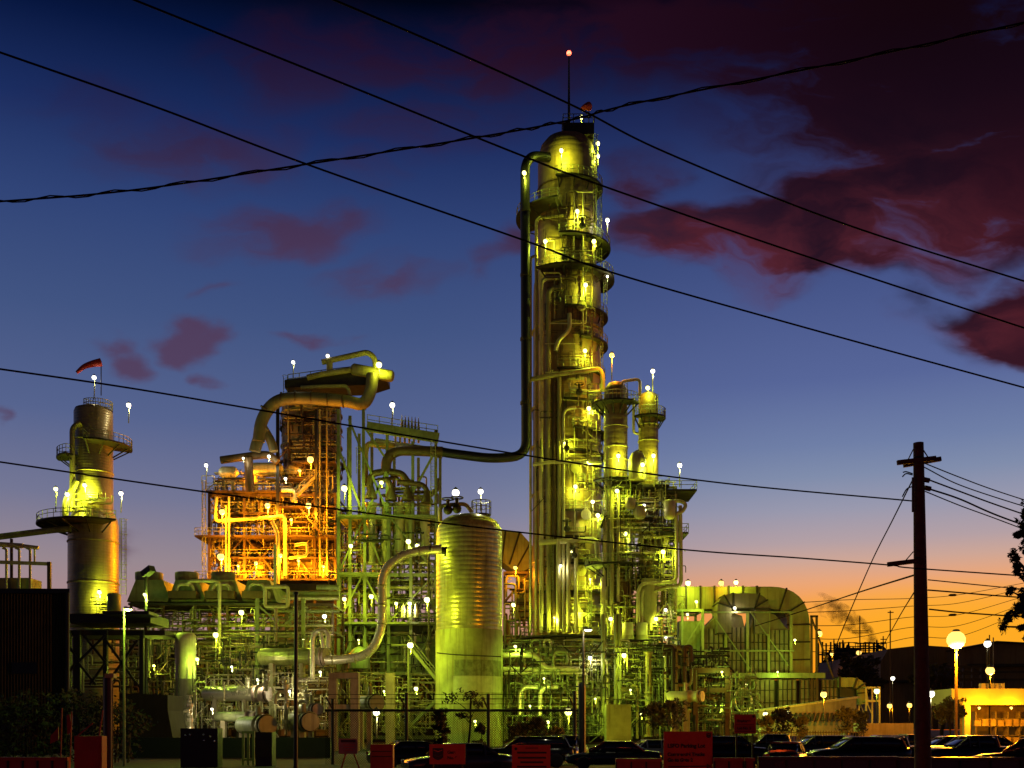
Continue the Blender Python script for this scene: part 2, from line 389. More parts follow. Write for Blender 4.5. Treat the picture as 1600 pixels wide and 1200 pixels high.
def clutter(root, x0, x1, y0, y1, D, dep, n, seed, ms, rmin=1.0, rmax=2.6, vert=.5):
    rnd = random.Random(seed)
    for i in range(n):
        d = D+rnd.random()*dep; r = rnd.uniform(rmin, rmax); m = rnd.choice(ms)
        x, y = rnd.uniform(x0, x1), rnd.uniform(y0, y1); L = rnd.uniform(.15, .5)
        if rnd.random() < vert:
            ya = max(y0, y-L*(y1-y0)); yb = min(y1+8, y+L*(y1-y0)); k = rnd.choice((-1, 1))*rnd.uniform(8, 34)
            xe = min(x1, max(x0, x+k))
            p = [(x, yb, d), (x, ya, d), (xe, ya, d)] + ([(xe, ya+rnd.uniform(8, 26), d)] if rnd.random() < .5 else [])
        else:
            xa = max(x0, x-L*(x1-x0)); xb = min(x1, x+L*(x1-x0))
            p = [(xa, y, d), (xb, y, d)]
            if rnd.random() < .6: p += [(xb, min(y1+6, max(y0, y+rnd.choice((-1, 1))*rnd.uniform(8, 30))), d)]
        if abs(p[0][0]-p[1][0])+abs(p[0][1]-p[1][1]) < 4: continue
        o = pipe(root, m, p, r, n=8)
        if rnd.random() < .35:
            q = pt(*p[1]); b = MB(); valve(b, (pt(*p[0])+q)/2, ln(r, d)*1.1); b.build('valve', rnd.choice(ms), o)
# ------------------------------------------------------------------ the setting
b = MB(); b.add([(-3000, -200, 0), (3000, -200, 0), (3000, 9000, 0), (-3000, 9000, 0)], [(0, 1, 2, 3)]); struct('ground', b, 'paving')
def sheet(name, x0, x1, y0, y1, z, m):
    b = MB(); b.add([(x0, y0, z), (x1, y0, z), (x1, y1, z), (x0, y1, z)], [(0, 1, 2, 3)]); struct(name, b, m)
sheet('road', -200, 200, 6, 34, .004, 'asphalt')
sheet('parking_lot', -16, 70, 41, 61, .004, 'asphalt')
sheet('parking_lot', 11, 90, 61, 118, .004, 'asphalt')
b = MB()
for i in range(40): b.add([(x, y, .009) for x, y in ((-15+i*2.7, 44), (-14.9+i*2.7, 44), (-14.9+i*2.7, 49), (-15+i*2.7, 49))], [(0, 1, 2, 3)])
struct('road_marking', b, 'paint')
b = MB().box((0, 34.3, .07), (400, .3, .14)); struct('kerb', b, 'concrete')

# ------------------------------------------------------------------ tallest column
D = 156
X0 = 886
t = thing('distillation_column', 'tallest distillation column ringed with yellow lit platforms and capped by a thin mast', 'column', (pt(X0, 0, D).x, D, 0))
rz = lambda pairs, dd=None: [(ln(r, dd or D), CZ+(HY-y)*(dd or D)/F) for r, y in pairs]
MB().lathe((pt(X0, 0, D).x, D, 0), rz([(56, 1150), (56, 992), (54, 990), (54, 800), (54, 722), (53.5, 721), (53, 560), (53, 470), (52, 446), (46, 428), (45.5, 395), (45.5, 262), (44.5, 245), (41, 232), (33, 222), (20, 216), (2, 214)]), 40).build('shell', 'brownskin', t)
for y in (520, 640, 700, 775, 880, 955):
    MB().lathe((pt(X0, 0, D).x, D, 0), rz([(54.2, y+1.5), (55.4, y+1.2), (55.4, y-1.2), (54.2, y-1.5)]), 40).build('stiffening_ring', 'tan', t)
for y in (300, 345, 392): MB().lathe((pt(X0, 0, D).x, D, 0), rz([(45.8, y+1.5), (47, y+1), (47, y-1), (45.8, y-1.5)]), 36).build('stiffening_ring', 'brown', t)
for y, ri, xl, xr in ((269, 45.5, 866, 942), (303, 45.5, 806, 868), (360, 46, 870, 954), (408, 46, 836, 960), (474, 53, 880, 950), (572, 53, 868, 946), (664, 54, 893, 948), (700, 54, 880, 946), (795, 54, 868, 944), (836, 54, 846, 946), (752, 54, 900, 946), (620, 54, 878, 948), (520, 53, 905, 950), (440, 47, 842, 866), (878, 54, 852, 946), (957, 54, 842, 946), (921, 54, 836, 946), (991, 56, 812, 948)):
    platform(t, D, X0, y, ri, xl, xr)
fine(t, 884, 938, 590, 988, 150.3, .6, 110, 131, 'tan', .35, .9); fine(t, 850, 930, 300, 590, 150.8, .8, 120, 132, 'brown', .35, .8); fine(t, 838, 884, 640, 988, 150.6, .6, 60, 133, 'dark', .4, .9)
# roof house and mast
c = pt(903, 213, D); w_ = ln(48, D)
o = MB().box((c.x, D, c.z+.2), (w_, w_*.8, 1.6)).build('roof_platform', 'dark', t)
MB().rails([(c.x-w_/2, D+w_*.4, c.z+1), (c.x-w_/2, D-w_*.4, c.z+1), (c.x+w_/2, D-w_*.4, c.z+1), (c.x+w_/2, D+w_*.4, c.z+1)], 1.2, .06, 1.5).build('railing', 'dark', o)
MB().path([pt(889, 205, D), pt(889, 84, D)], .22, 8, True, .1).build('mast', 'black', t)
# vertical risers on the flank of the shell
yb = 988
for x, yt, r, dd, m, xe in ((829, 402, 2.2, 152, 'cream', 840), (838, 340, 2.6, 151.6, 'tan', 880), (846, 436, 3.4, 151, 'cream', 882), (857, 452, 4.2, 151, 'tan', 880), (866, 596, 3.4, 150.8, 'brown', None), (874, 590, 3.2, 150.6, 'tan', None), (880.5, 640, 2.4, 150.4, 'cream', 900)):
    pipe(t, m, [(x, yb, dd), (x, yt, dd)] + ([(xe, yt-3, dd+.2)] if xe else []), r, ln(10, D), 'riser')
pipe(t, 'cream', [(890, 490, 150.6), (890, 516, 150.4), (872, 532, 150.4), (868, 548, 150.6)], 3.4, ln(9, D), 'bypass_pipe')
pipe(t, 'tan', [(823, 594, 150.2), (870, 585, 149.8), (938, 576, 149.6), (942, 588, 149.6), (942, 612, 150.5)], 3.6, ln(9, D), 'crossover_pipe')
pipe(t, 'cream', [(833, 726, 150.4), (862, 722, 150), (940, 723, 149.8)], 2.6, None, 'crossover_pipe')
pipe(t, 'cream', [(842, 848, 150.2), (925, 843, 149.6), (932, 846, 149.6), (934, 872, 149.6)], 4.2, ln(9, D), 'crossover_pipe')
for x, y0 in ((888, 846), (900, 850), (872, 846)): pipe(t, 'cream', [(x, yb, 149.8), (x, y0, 149.8)], 3.2, None, 'riser')
pipe(t, 'cream', [(890, 598, 150.2), (890, 608, 150.2), (915, 604, 150), (915, 590, 150)], 1.8, None, 'small_pipe')
ladder(t, 930, 212, 408, 153.4, 5); ladder(t, 938, 300, 412, 155, 4); ladder(t, 946, 412, 476, 155, 5); ladder(t, 940, 480, 575, 153.2, 4); ladder(t, 862, 838, 922, 150.4, 5); ladder(t, 922, 922, 992, 149.8, 5)
clutter(t, 884, 938, 600, 985, 150.3, .4, 16, 3, ['cream', 'tan', 'brown'], .7, 1.7, .5)
clutter(t, 852, 930, 300, 590, 150.6, .5, 16, 5, ['cream', 'tan', 'brown'], .7, 1.5, .4)
for x, y in ((872, 468), (905, 612), (886, 826), (897, 868), (918, 880), (885, 700), (910, 352), (882, 402)):
    b = MB(); valve(b, pt(x, y, 149.6), .35); b.build('valve', 'dark', t)
for x, y in ((905, 500), (896, 745), (912, 815), (905, 900)):
    q = pt(x, y, D); MB().lathe((q.x, D-ln(53, D)+.5, q.z), [(.55, 0), (.55, .9), (.72, .92), (.72, 1.05)], 16, (0, -1, 0)).build('manway', 'tan', t)
# overhead line
t2 = thing('overhead_pipe', 'thick black overhead pipe dropping beside the tallest column and turning into the steel frame', 'pipe', (pt(820, 0, 150).x, 150, 0))
pipe(t2, 'black', [(858, 246, 152), (832, 243, 151), (820.5, 256, 150), (820.5, 300, 150)], 7.2, ln(14, D), 'elbow', 14)
pipe(t2, 'black', [(820.5, 300, 150), (822, 712, 150), (770, 717, 150), (700, 708, 150), (690, 706, 150)], 7.4, ln(22, D), 'pipe', 14)
for y in (330, 430, 530, 630): MB().lathe((pt(821.2, y, 150).x, 150, pt(0, y, 150).z), [(ln(8.4, 150), -.2), (ln(8.4, 150), .2)], 14).build('clamp', 'dark', t2)

def windsock(px, pyt, pyb, D, dx, L, lab):
    t = thing('windsock', lab, 'windsock', tuple(pt(px, pyb, D)))
    MB().path([pt(px, pyb, D), pt(px, pyt-2, D)], .07, 6).build('mast', 'dark', t)
    p = [pt(px, pyt, D), pt(px+dx*.35, pyt+L*.12, D-.4), pt(px+dx*.7, pyt+L*.35, D-.6), pt(px+dx, pyt+L*.8, D-.5)]
    MB().path(catmull(p, 6), ln(6.5, D), 12, False, ln(2.6, D)).build('sleeve', 'windsock', t)
windsock(158, 566, 618, 150, -38, 20, 'red windsock streaming from a thin mast on the squat grey column')
windsock(920, 166, 200, 155, -12, 8, 'dark red windsock hanging on the roof of the tallest column')

# ------------------------------------------------------------------ two side columns
def side_column(lab, cx, prof, D, skin, plats, pipes, lad):
    t = thing('side_column', lab, 'column', (pt(cx, 0, D).x, D, 0))
    MB().lathe((pt(cx, 0, D).x, D, 0), rz(prof, D), 28).build('shell', skin, t)
    for y, ri, xl, xr in plats: platform(t, D, cx, y, ri, xl, xr)
    for m, p, r in pipes: pipe(t, m, p, r)
    for l in lad: ladder(t, *l)
    return t
Ds = 147
s1 = side_column('slim domed column with an orange lamp on its head, close against the tallest column', 962, [(19, 1150), (19, 980), (24, 975), (24, 905), (19, 898), (18.5, 760), (18.5, 618), (17, 607), (11, 599), (1, 596)], Ds, 'brownskin',
   [(621, 18.5, 924, 998), (744, 18.5, 926, 1000), (877, 22, 914, 1004)],
   [('cream', [(972, 606, Ds-1), (972, 596, Ds-1), (1000, 592, Ds-1), (1000, 618, Ds-1)], 2.4), ('cream', [(966, 770, Ds-3), (966, 1000, Ds-3)], 2.6), ('tan', [(956, 765, Ds-3.2), (956, 1000, Ds-3.2)], 3.4)], [(978, 600, 622, Ds-2, 4)])
for y in (668, 700, 720): MB().lathe((pt(962, 0, Ds).x, Ds, 0), rz([(18.6, y+1.2), (19.6, y+1), (19.6, y-1), (18.6, y-1.2)], Ds), 28).build('stiffening_ring', 'tan', s1)
Dt = 148
s2 = side_column('shorter slim column with lamps on its cap, standing apart from the tallest column', 1013, [(16, 1150), (16, 905), (15, 900), (14, 840), (15.5, 760), (15.5, 625), (13, 617), (6, 613), (1, 612)], Dt, 'brownskin',
   [(645, 15.5, 988, 1040), (900, 15.5, 988, 1054)], [('cream', [(990, 622, Dt-1), (990, 676, Dt-1), (998, 678, Dt-1)], 2.2), ('cream', [(1029, 770, Dt-1.5), (1029, 900, Dt-1.5)], 2.0)], [(1026, 618, 645, Dt-1.5, 4), (1031, 860, 905, Dt-1.6, 4)])
for y in (665, 690): MB().lathe((pt(1013, 0, Dt).x, Dt, 0), rz([(15.6, y+1.2), (16.6, y+1), (16.6, y-1), (15.6, y-1.2)], Dt), 24).build('stiffening_ring', 'tan', s2)
# platform tower round them
t = thing('access_tower', 'steel access tower with decks, drums and drop pipes beside the slim columns', 'steel tower', (pt(1010, 0, 146).x, 146, 0))
steel(t, 145, 7, [950, 985, 1034, 1056], [760, 806, 832, 905, 990, 1060, 1148], 'tan', .28, [(985, 790, 1034, 762), (950, 905, 985, 832), (985, 990, 1034, 905), (950, 1060, 985, 990)], bx=[760, 806, 905, 990, 1060])
deck(t, 956, 1046, 757, 143.6, 8); deck(t, 1040, 1089, 764, 143.2, 7); deck(t, 944, 1022, 805, 143.8, 8); deck(t, 1028, 1076, 831, 143.4, 7); deck(t, 950, 1058, 992, 143.5, 8)
pipe(t, 'cream', [(1036, 786, 142.6), (1062, 782, 142.6), (1073, 788, 142.6), (1066, 800, 142.6), (1057, 802, 142.6), (1057, 909, 142.6), (1002, 912, 142.6), (997, 925, 142.6), (997, 978, 142.6)], 3.0, ln(11, 143), 'drop_pipe')
pipe(t, 'cream', [(1063, 790, 142.9), (1064.5, 916, 142.9), (1008, 920, 142.9), (1003, 928, 142.9), (1003, 980, 142.9)], 3.0, ln(11, 143), 'drop_pipe')
pipe(t, 'tan', [(1040, 918, 142.8), (1017, 925, 142.8), (1016, 985, 142.8)], 3.2, ln(8, 143), 'drop_pipe')
for x, y, r, hgt in ((1046, 796, 9, 22), (985, 786, 8, 12), (1000, 800, 9, 14)):
    q = pt(x, y, 142.2); rr = ln(r, 142); hh = ln(hgt, 142)/2
    MB().lathe(q, [(.02, -hh-rr*.6), (rr*.7, -hh-rr*.4), (rr, -hh), (rr, hh), (rr*.7, hh+rr*.4), (.02, hh+rr*.6)], 20).build('drum', 'cream', t)
b = MB(); q = pt(996, 732, 144); b.lathe(q, [(ln(14, 144), -1.6), (ln(14, 144), 1), (ln(9, 144), 2), (.02, 2.5)], 20); b.build('drum', 'tan', t)
for x in (981, 1003):
    q = pt(x, 984, 142.4); MB().lathe(q, [(ln(8.5, 142), -.8), (ln(9, 142), -.7), (ln(9, 142), .7), (ln(8.2, 142), .9)], 20).build('drum', 'cream', t)
    q = pt(x, 999, 142.4); MB().lathe(q, [(ln(9, 142), -.6), (ln(9.6, 142), -.5), (ln(9.6, 142), .5)], 20).build('drum', 'tan', t)
pipe(t, 'tan', [(1014, 975, 143.4), (1014, 905, 143.4)], 12, None, 'dark_vessel', 16)
clutter(t, 950, 1052, 765, 900, 143.5, 4, 40, 21, ['cream', 'tan', 'green'], .8, 2.2)
clutter(t, 950, 1050, 905, 1130, 143.5, 5, 42, 22, ['cream', 'tan', 'green', 'brown'], .8, 2.6)
fine(t, 946, 1056, 750, 1000, 143, 6, 480, 121, 'tan', .4, 1.0); fine(t, 946, 1056, 750, 1140, 143, 6, 420, 122, 'green', .4, 1.1); fine(t, 946, 1056, 750, 1140, 142.6, 6, 260, 123, 'dark', .5, 1.4)
ladder(t, 948, 700, 806, 143.5, 5); ladder(t, 1048, 905, 990, 143, 5)

# ------------------------------------------------------------------ squat column beyond the shed
D = 150; X0 = 146
t = thing('grey_column', 'squat insulated column with a windsock on top, standing behind the dark shed', 'column', (pt(X0, 0, D).x, D, 0))
MB().lathe((pt(X0, 0, D).x, D, 0), rz([(38, 1150), (38, 950), (37.5, 822), (36, 812), (29.5, 800), (29, 645), (27, 640), (12, 634), (2, 632)]), 36).build('shell', 'insul', t)
for y in (690, 740): MB().lathe((pt(X0, 0, D).x, D, 0), rz([(29.4, y+1.2), (30.4, y+1), (30.4, y-1), (29.4, y-1.2)]), 36).build('stiffening_ring', 'tan', t)
for y in (848, 912): MB().lathe((pt(X0, 0, D).x, D, 0), rz([(37.8, y+1.2), (39, y+1), (39, y-1), (37.8, y-1.2)]), 36).build('stiffening_ring', 'tan', t)
platform(t, D, X0, 806, 30, 63, 203); platform(t, D, 152, 634, 3, 137, 175); platform(t, D, X0, 682, 29.5, 152, 204); platform(t, D, X0, 704, 29.5, 92, 122, back=False)
pipe(t, 'tan', [(126, 660, 147.4), (113, 668, 147.2), (113, 800, 147.2)], 4.2, ln(9, D), 'riser')
pipe(t, 'tan', [(120, 752, 147), (102, 786, 146.4), (102, 806, 146.4)], 5, ln(9, D), 'bypass_pipe')
ladder(t, 193, 812, 930, 148, 8); ladder(t, 153, 935, 958, 145, 5)
q = pt(178, 941, 144.5); MB().lathe(q, [(ln(10, 144), -ln(14, 144)), (ln(10.5, 144), -1), (ln(10.5, 144), ln(12, 144)), (ln(7, 144), ln(14, 144))], 20).build('drum', 'green', t)
clutter(t, 112, 176, 770, 800, 146.6, .6, 9, 31, ['cream', 'tan', 'green'], .7, 1.6)
clutter(t, 140, 180, 930, 956, 145.4, .6, 8, 32, ['cream', 'tan', 'green'], .7, 1.6)
t = thing('transfer_pipe', 'sloping pipe running from the squat grey column out past the shed roof', 'pipe', tuple(pt(18, 922, 146)))
pipe(t, 'green', [(110, 826, 146.5), (85, 828, 146.5), (-60, 846, 146.5)], 5, None, 'pipe', 12)
MB().beam(pt(18, 1100, 146.5), pt(18, 842, 146.5), .3, .3).build('post', 'brown', t)
t = thing('pipe_manifold', 'small manifold of cream pipes on posts just above the shed roof', 'pipes', tuple(pt(30, 922, 120)))
pipe(t, 'cream', [(-40, 848, 120), (36, 853, 120)], 4, None, 'header_pipe', 12); pipe(t, 'cream', [(36, 853, 120), (60, 856, 120)], 3, None, 'header_pipe', 12)
for x in (10, 30, 47): pipe(t, 'cream', [(x-6, 856, 119.6), (x, 858, 119.6), (x, 960, 119.6)], 2, None, 'drop_pipe')
pipe(t, 'cream', [(54, 858, 119.6), (54, 880, 119.6)], 1.5, None, 'drop_pipe')
MB().beam(pt(-40, 877, 119), pt(74, 881, 119), .35, .35).build('beam', 'cream', t)
MB().beam(pt(77, 990, 119), pt(77, 878, 119), .35, .35).build('post', 'brown', t)
b = MB().box((pt(0, 0, 121).x, 122, pt(0, 925, 121).z+.7), (ln(100, 121), 3, 1.6)); b.build('cooler_body', 'green', t)

# ------------------------------------------------------------------ tank
D = 125; X0 = 733
t = thing('storage_tank', 'large yellow green insulated drum tank with a domed top on a stained concrete skirt', 'tank', (pt(X0, 0, D).x, D, 0))
MB().lathe((pt(X0, 0, D).x, D, 0), rz([(51.5, 987), (51.5, 834), (50, 826), (44, 816), (33, 809), (18, 805), (2, 804)]), 48).build('insulated_drum', 'tankskin', t)
MB().lathe((pt(X0, 0, D).x, D, 0), rz([(52.5, 1166), (52.5, 986.5), (51.6, 986)]), 48).build('skirt', 'skirt', t)
def patch(x0, x1, y0, y1, m):
    r = ln(53, D); c = pt(X0, 0, D); b = MB(); n = 10; vs = []
    for i in range(n+1):
        a = math.asin(max(-.98, min(.98, (x0+(x1-x0)*i/n-X0)/53)))
        for y in (y0, y1): vs.append((c.x+math.sin(a)*r*1.004, D-math.cos(a)*r*1.004, CZ+(HY-y)*D/F))
    b.add(vs, [(2*i, 2*i+1, 2*i+3, 2*i+2) for i in range(n)]); return b
mat('patchdark', (.30, .33, .10), .8, 0, .55, 2.2, streak=.8); mat('patchlight', (.55, .56, .22), .7, 0, .25, 1.5, streak=.3)
patch(712, 783, 1034, 1058, 0).build('dark_paint_patch', 'patchdark', t); patch(711, 783, 1058.5, 1083, 0).build('pale_paint_patch', 'patchlight', t)
q = pt(752, 806, D)
o = MB().arc((q.x, D), q.z, q.z+.15, .2, ln(15, D), 0, 360, 24).build('top_platform', 'grate', t)
MB().rails([(q.x+math.cos(a)*ln(15, D), D+math.sin(a)*ln(15, D), q.z+.15) for a in [2*math.pi*i/12 for i in range(13)]], 1.5, .045, 1.1).build('railing', 'green', o)
pipe(t, 'tan', [(688, 815, 122.5), (688, 790, 122.5), (728, 787, 122.5), (737, 800, 122.5)], 3.2, ln(8, D), 'vent_pipe')
pipe(t, 'dark', [(672, 857, 121), (696, 861, 121.2)], 5.5, None, 'nozzle', 12, True)
b = MB(); valve(b, pt(714, 795, 122), .4); valve(b, pt(700, 797, 122), .4); b.build('valve', 'dark', t)
MB().path([pt(670, 1000, 121.5), pt(670, 860, 121.5)], .12, 6).build('conduit', 'dark', t)
MB().path(catmull([pt(683, 1020, 121), pt(715, 1023, 120.6), pt(783, 1026, 121.4)]), .07, 6).build('strap', 'dark', t)
t = thing('silver_pipe', 'bright silver insulated pipe curving down from the drum tank in a long S', 'pipe', tuple(pt(598, 1040, 120)))
pipe(t, 'silver', [(690, 858, 121), (636, 862, 121), (597, 890, 121), (597, 985, 121), (578, 1024, 121), (530, 1031, 121), (505, 1031, 121)], 7, ln(38, D), 'pipe', 16)

for x, y, ax in ((655, 860.5, (1, 0, .1)), (622, 867, (1, 0, .45)), (597, 915, (0, 0, 1)), (597, 945, (0, 0, 1)), (597, 975, (0, 0, 1)), (555, 1029, (1, 0, .1)), (520, 1031, (1, 0, 0))):
    MB().lathe(pt(x, y, 121), [(ln(7.1, 121), -.09), (ln(7.7, 121), -.07), (ln(7.7, 121), .07), (ln(7.1, 121), .09)], 16, ax).build('pipe_band', 'tan', t)
# ------------------------------------------------------------------ orange lit reactor structure
D = 165
t = thing('reactor_structure', 'open steel process structure of three decks glowing orange inside, with a stair and drums', 'steel structure', (pt(425, 0, D).x, D, 0))
steel(t, D, 12, [327, 382, 437, 492, 524], [770, 838, 905, 960, 1150], 'brown', .36,
      [(327, 905, 382, 838), (437, 838, 492, 905), (327, 780, 360, 838), (492, 780, 437, 838), (382, 905, 437, 838), (437, 960, 492, 905), (382, 838, 437, 905)], bx=[772, 838, 905, 960])
deck(t, 322, 440, 766, D-1, 14, 'brown'); deck(t, 434, 524, 790, D-1, 10, 'brown', False); deck(t, 304, 524, 836, D-1.5, 14, 'brown'); deck(t, 304, 524, 904, D-1.5, 14, 'brown'); deck(t, 440, 495, 745, D-.6, 8, 'brown')
MB().beam(pt(434, 960, D-2), pt(434, 636, D-2), .45, .45).build('post', 'black', t); MB().beam(pt(494, 840, D-2), pt(494, 640, D-2), .4, .4).build('post', 'black', t)
MB().beam(pt(434, 637, D-2), pt(450, 625, D-2), .3, .3).build('brace', 'black', t)
deck(t, 328, 524, 870, D-.4, 11, 'brown'); deck(t, 440, 524, 814, D-.4, 9, 'brown'); deck(t, 330, 430, 800, D-.2, 9, 'brown'); deck(t, 455, 524, 720, D-.4, 6, 'brown')
# stair flight
b = MB(); p, q = pt(455, 783, D-2.2), pt(492, 747, D-2.2)
for e in (-.5, .5): b.beam(p+Vector((0, e, 0)), q+Vector((0, e, 0)), .08, .3); b.path([p+Vector((0, e, 1.1)), q+Vector((0, e, 1.1))], .05, 5)
for i in range(15): c = p+(q-p)*(i+.5)/15; b.box(c, (.35, 1.0, .06)); 
for i in range(6): c = p+(q-p)*i/5; b.path([c+Vector((0, -.5, 0)), c+Vector((0, -.5, 1.1))], .04, 4)
b.build('stair', 'tan', t)
b = MB(); p, q = pt(470, 795, D-2.4), pt(503, 836, D-2.4)
for e in (-.5, .5): b.beam(p+Vector((0, e, 0)), q+Vector((0, e, 0)), .08, .3); b.path([p+Vector((0, e, 1.1)), q+Vector((0, e, 1.1))], .05, 5)
for i in range(15): b.box(p+(q-p)*(i+.5)/15, (.35, 1.0, .06))
b.build('stair', 'brown', t)
for x0, x1, y, r, dd in ((398, 436, 733, 10, D+2), (348, 366, 738, 9, D+1), (452, 468, 735, 9, D+3)):
    p, q = pt(x0, y, dd), pt(x1, y, dd); L = (q-p).length; rr = ln(r, dd)
    MB().lathe(p, [(.02, -rr*.8), (rr*.6, -rr*.55), (rr*.9, -rr*.2), (rr, 0), (rr, L), (rr*.9, L+rr*.2), (rr*.6, L+rr*.55), (.02, L+rr*.8)], 24, (1, 0, 0)).build('drum', 'cream', t)
    for x in (x0+2, x1-2): MB().beam(pt(x, 766, dd), pt(x, y+4, dd), .5, .5).build('saddle', 'tan', t)
pipe(t, 'brown', [(434, 722, 162), (420, 710, 162), (395, 712, 162), (345, 719, 162)], 6, ln(10, D), 'header_pipe', 14)
pipe(t, 'brown', [(388, 716, 161.5), (391, 770, 161.5)], 7, None, 'drop_pipe', 14)
for x in (372, 384, 396, 408, 420): pipe(t, 'cream', [(x, 815, D+3), (x, 783, D+3)], 3.6, None, 'reactor_tube', 12)
pipe(t, 'cream', [(338, 776, 162.6), (336, 815, 162.6), (372, 812, 162.6), (430, 808, 162.6), (445, 805, 162.6), (446, 900, 162.6)], 3, ln(8, D), 'loop_pipe')
pipe(t, 'cream', [(358, 905, 162.4), (358, 776, 162.4)], 1.8, None, 'riser'); pipe(t, 'cream', [(353, 905, 162.2), (353, 790, 162.2)], 1.4, None, 'riser')
pipe(t, 'cream', [(440, 766, 162), (462, 766, 162), (462, 785, 162)], 3, ln(8, D), 'loop_pipe'); pipe(t, 'cream', [(460, 852, 162), (480, 848, 162), (481, 868, 162), (452, 872, 162)], 2.4, ln(8, D), 'loop_pipe')
pipe(t, 'cream', [(434, 960, 161.6), (434, 832, 161.6), (425, 815, 161.6)], 3, ln(8, D), 'riser')
q = pt(395, 857, D+3); MB().lathe(q, [(ln(20, D), -.7), (ln(22, D), -.2), (ln(22, D), .3), (ln(9, D), .9), (.02, 1.0)], 28).build('hopper', 'brown', t)
clutter(t, 332, 520, 782, 834, D+1, 8, 30, 41, ['cream', 'tan', 'brown'], .8, 2.2, .6)
clutter(t, 332, 520, 845, 902, D+1, 8, 34, 42, ['cream', 'tan', 'brown'], .8, 2.6, .6)
fine(t, 328, 524, 742, 904, D, 10, 420, 141, 'cream', .4, 1.0); fine(t, 328, 524, 742, 904, D-.8, 6, 320, 142, 'brown', .5, 1.3); fine(t, 440, 524, 640, 742, D, 6, 160, 143, 'brown', .5, 1.2)
clutter(t, 335, 520, 735, 768, D+1, 6, 20, 43, ['cream', 'tan'], .8, 2.0, .5)
for x in (500, 511): pipe(t, 'tan', [(x, 900, D-1), (x, 640, D-1)], 1.6, None, 'riser')
ladder(t, 319, 752, 905, 164, 5)
for x, r, y0, y1 in ((380, 10, 903, 872), (408, 9, 903, 868), (510, 9, 903, 870)):
    q = pt(x, y0, D+3); h = pt(x, y1, D+3).z-q.z; rr = ln(r, D)
    MB().lathe(q, [(rr, 0), (rr, h*.8), (rr*.7, h*.95), (.02, h)], 20).build('drum', 'cream', t)

D = 173; X0 = 487
t = thing('regenerator_vessel', 'big brown vertical vessel rising behind the orange lit decks with a wedge platform on top', 'vessel', (pt(X0, 0, D).x, D, 0))
MB().lathe((pt(X0, 0, D).x, D, 0), rz([(50, 1150), (50, 815), (49, 808), (42, 792), (44, 716), (46, 712), (46, 640), (43, 626), (30, 612)], D), 40).build('shell', 'brownskin', t)
for y in (650, 672, 700, 745, 830, 870): MB().lathe((pt(X0, 0, D).x, D, 0), rz([(46, y+1.6), (48 if y < 760 else 51, y+1.4), (48 if y < 760 else 51, y-1.4), (46, y-1.6)], D), 40).build('stiffening_ring', 'tan', t)
platform(t, D, X0, 714, 46, 436, 540, m='brown'); platform(t, D, X0, 795, 46, 430, 545, m='brown'); platform(t, D, X0, 658, 46, 438, 500)
c0 = [(449, 612), (449, 600), (560, 586), (606, 590), (606, 598), (575, 608)]
b = MB(); b.prism([(pt(x, 0, 164).x, pt(0, y, 164).z) for x, y in c0], 162, 167); o = b.build('top_platform', 'dark', t)
p = [pt(450, 601, 164), pt(450, 600, 162.1), pt(520, 591, 162.1), pt(560, 586.5, 162.1)]
MB().rails(p, 1.4, .06, 1.8).build('railing', 'green', o)
for x in (470, 520, 570): MB().beam(pt(x, 640, 168), pt(x, 604, 168), .4, .4).build('strut', 'dark', t)
ladder(t, 446, 588, 615, 162.5, 6)
pipe(t, 'ductbrown', [(404, 690, 161), (408, 655, 161), (430, 625, 161), (470, 621, 161), (545, 627, 161), (568, 634, 161), (580, 612, 161), (582, 585, 161)], 9.5, ln(20, D), 'vapour_duct', 16)
pipe(t, 'ductbrown', [(413, 668, 161.4), (402, 690, 161.4), (398, 706, 161.4)], 9, ln(12, D), 'vapour_leg', 14); pipe(t, 'ductbrown', [(411, 668, 161.6), (424, 690, 161.6), (428, 706, 161.6)], 7, ln(12, D), 'vapour_leg', 14)
for x, y in ((416, 640), (440, 623), (462, 621), (487, 621.5), (512, 624), (536, 627)):
    i = (pt(x, y, 161)); dirv = Vector((1, 0, 0)) if x > 430 else Vector((.55, 0, .83)); MB().lathe(i, [(ln(9.8, 161), -.12), (ln(10.3, 161), -.1), (ln(10.3, 161), .1), (ln(9.8, 161), .12)], 16, dirv).build('duct_band', 'brown', t)
p, q = pt(552, 577, 162), pt(612, 588, 162); L = (q-p).length; rr = ln(9, 162)
MB().lathe(p, [(.02, -rr*.5), (rr*.7, -rr*.35), (rr, 0), (rr, L), (rr*.7, L+rr*.35), (.02, L+rr*.5)], 20, q-p).build('drum', 'tan', t)
pipe(t, 'tan', [(480, 590, 161.5), (500, 585, 161.5), (548, 578, 161.5)], 4.5, None, 'header_pipe', 12)
pipe(t, 'tan', [(503, 566, 161.8), (530, 560, 161.8), (575, 550, 161.8), (586, 560, 161.8), (587, 578, 161.8)], 4.4, ln(9, D), 'header_pipe', 12)
pipe(t, 'tan', [(515, 586, 161.8), (515, 562, 161.8)], 5, None, 'nozzle', 12); pipe(t, 'tan', [(470, 606, 161.4), (500, 604, 161.4), (543, 603, 161.4), (547, 618, 161.4)], 3, None, 'header_pipe')
clutter(t, 445, 530, 632, 710, 166.4, 1.0, 24, 45, ['brown', 'tan'], .8, 2, .5)

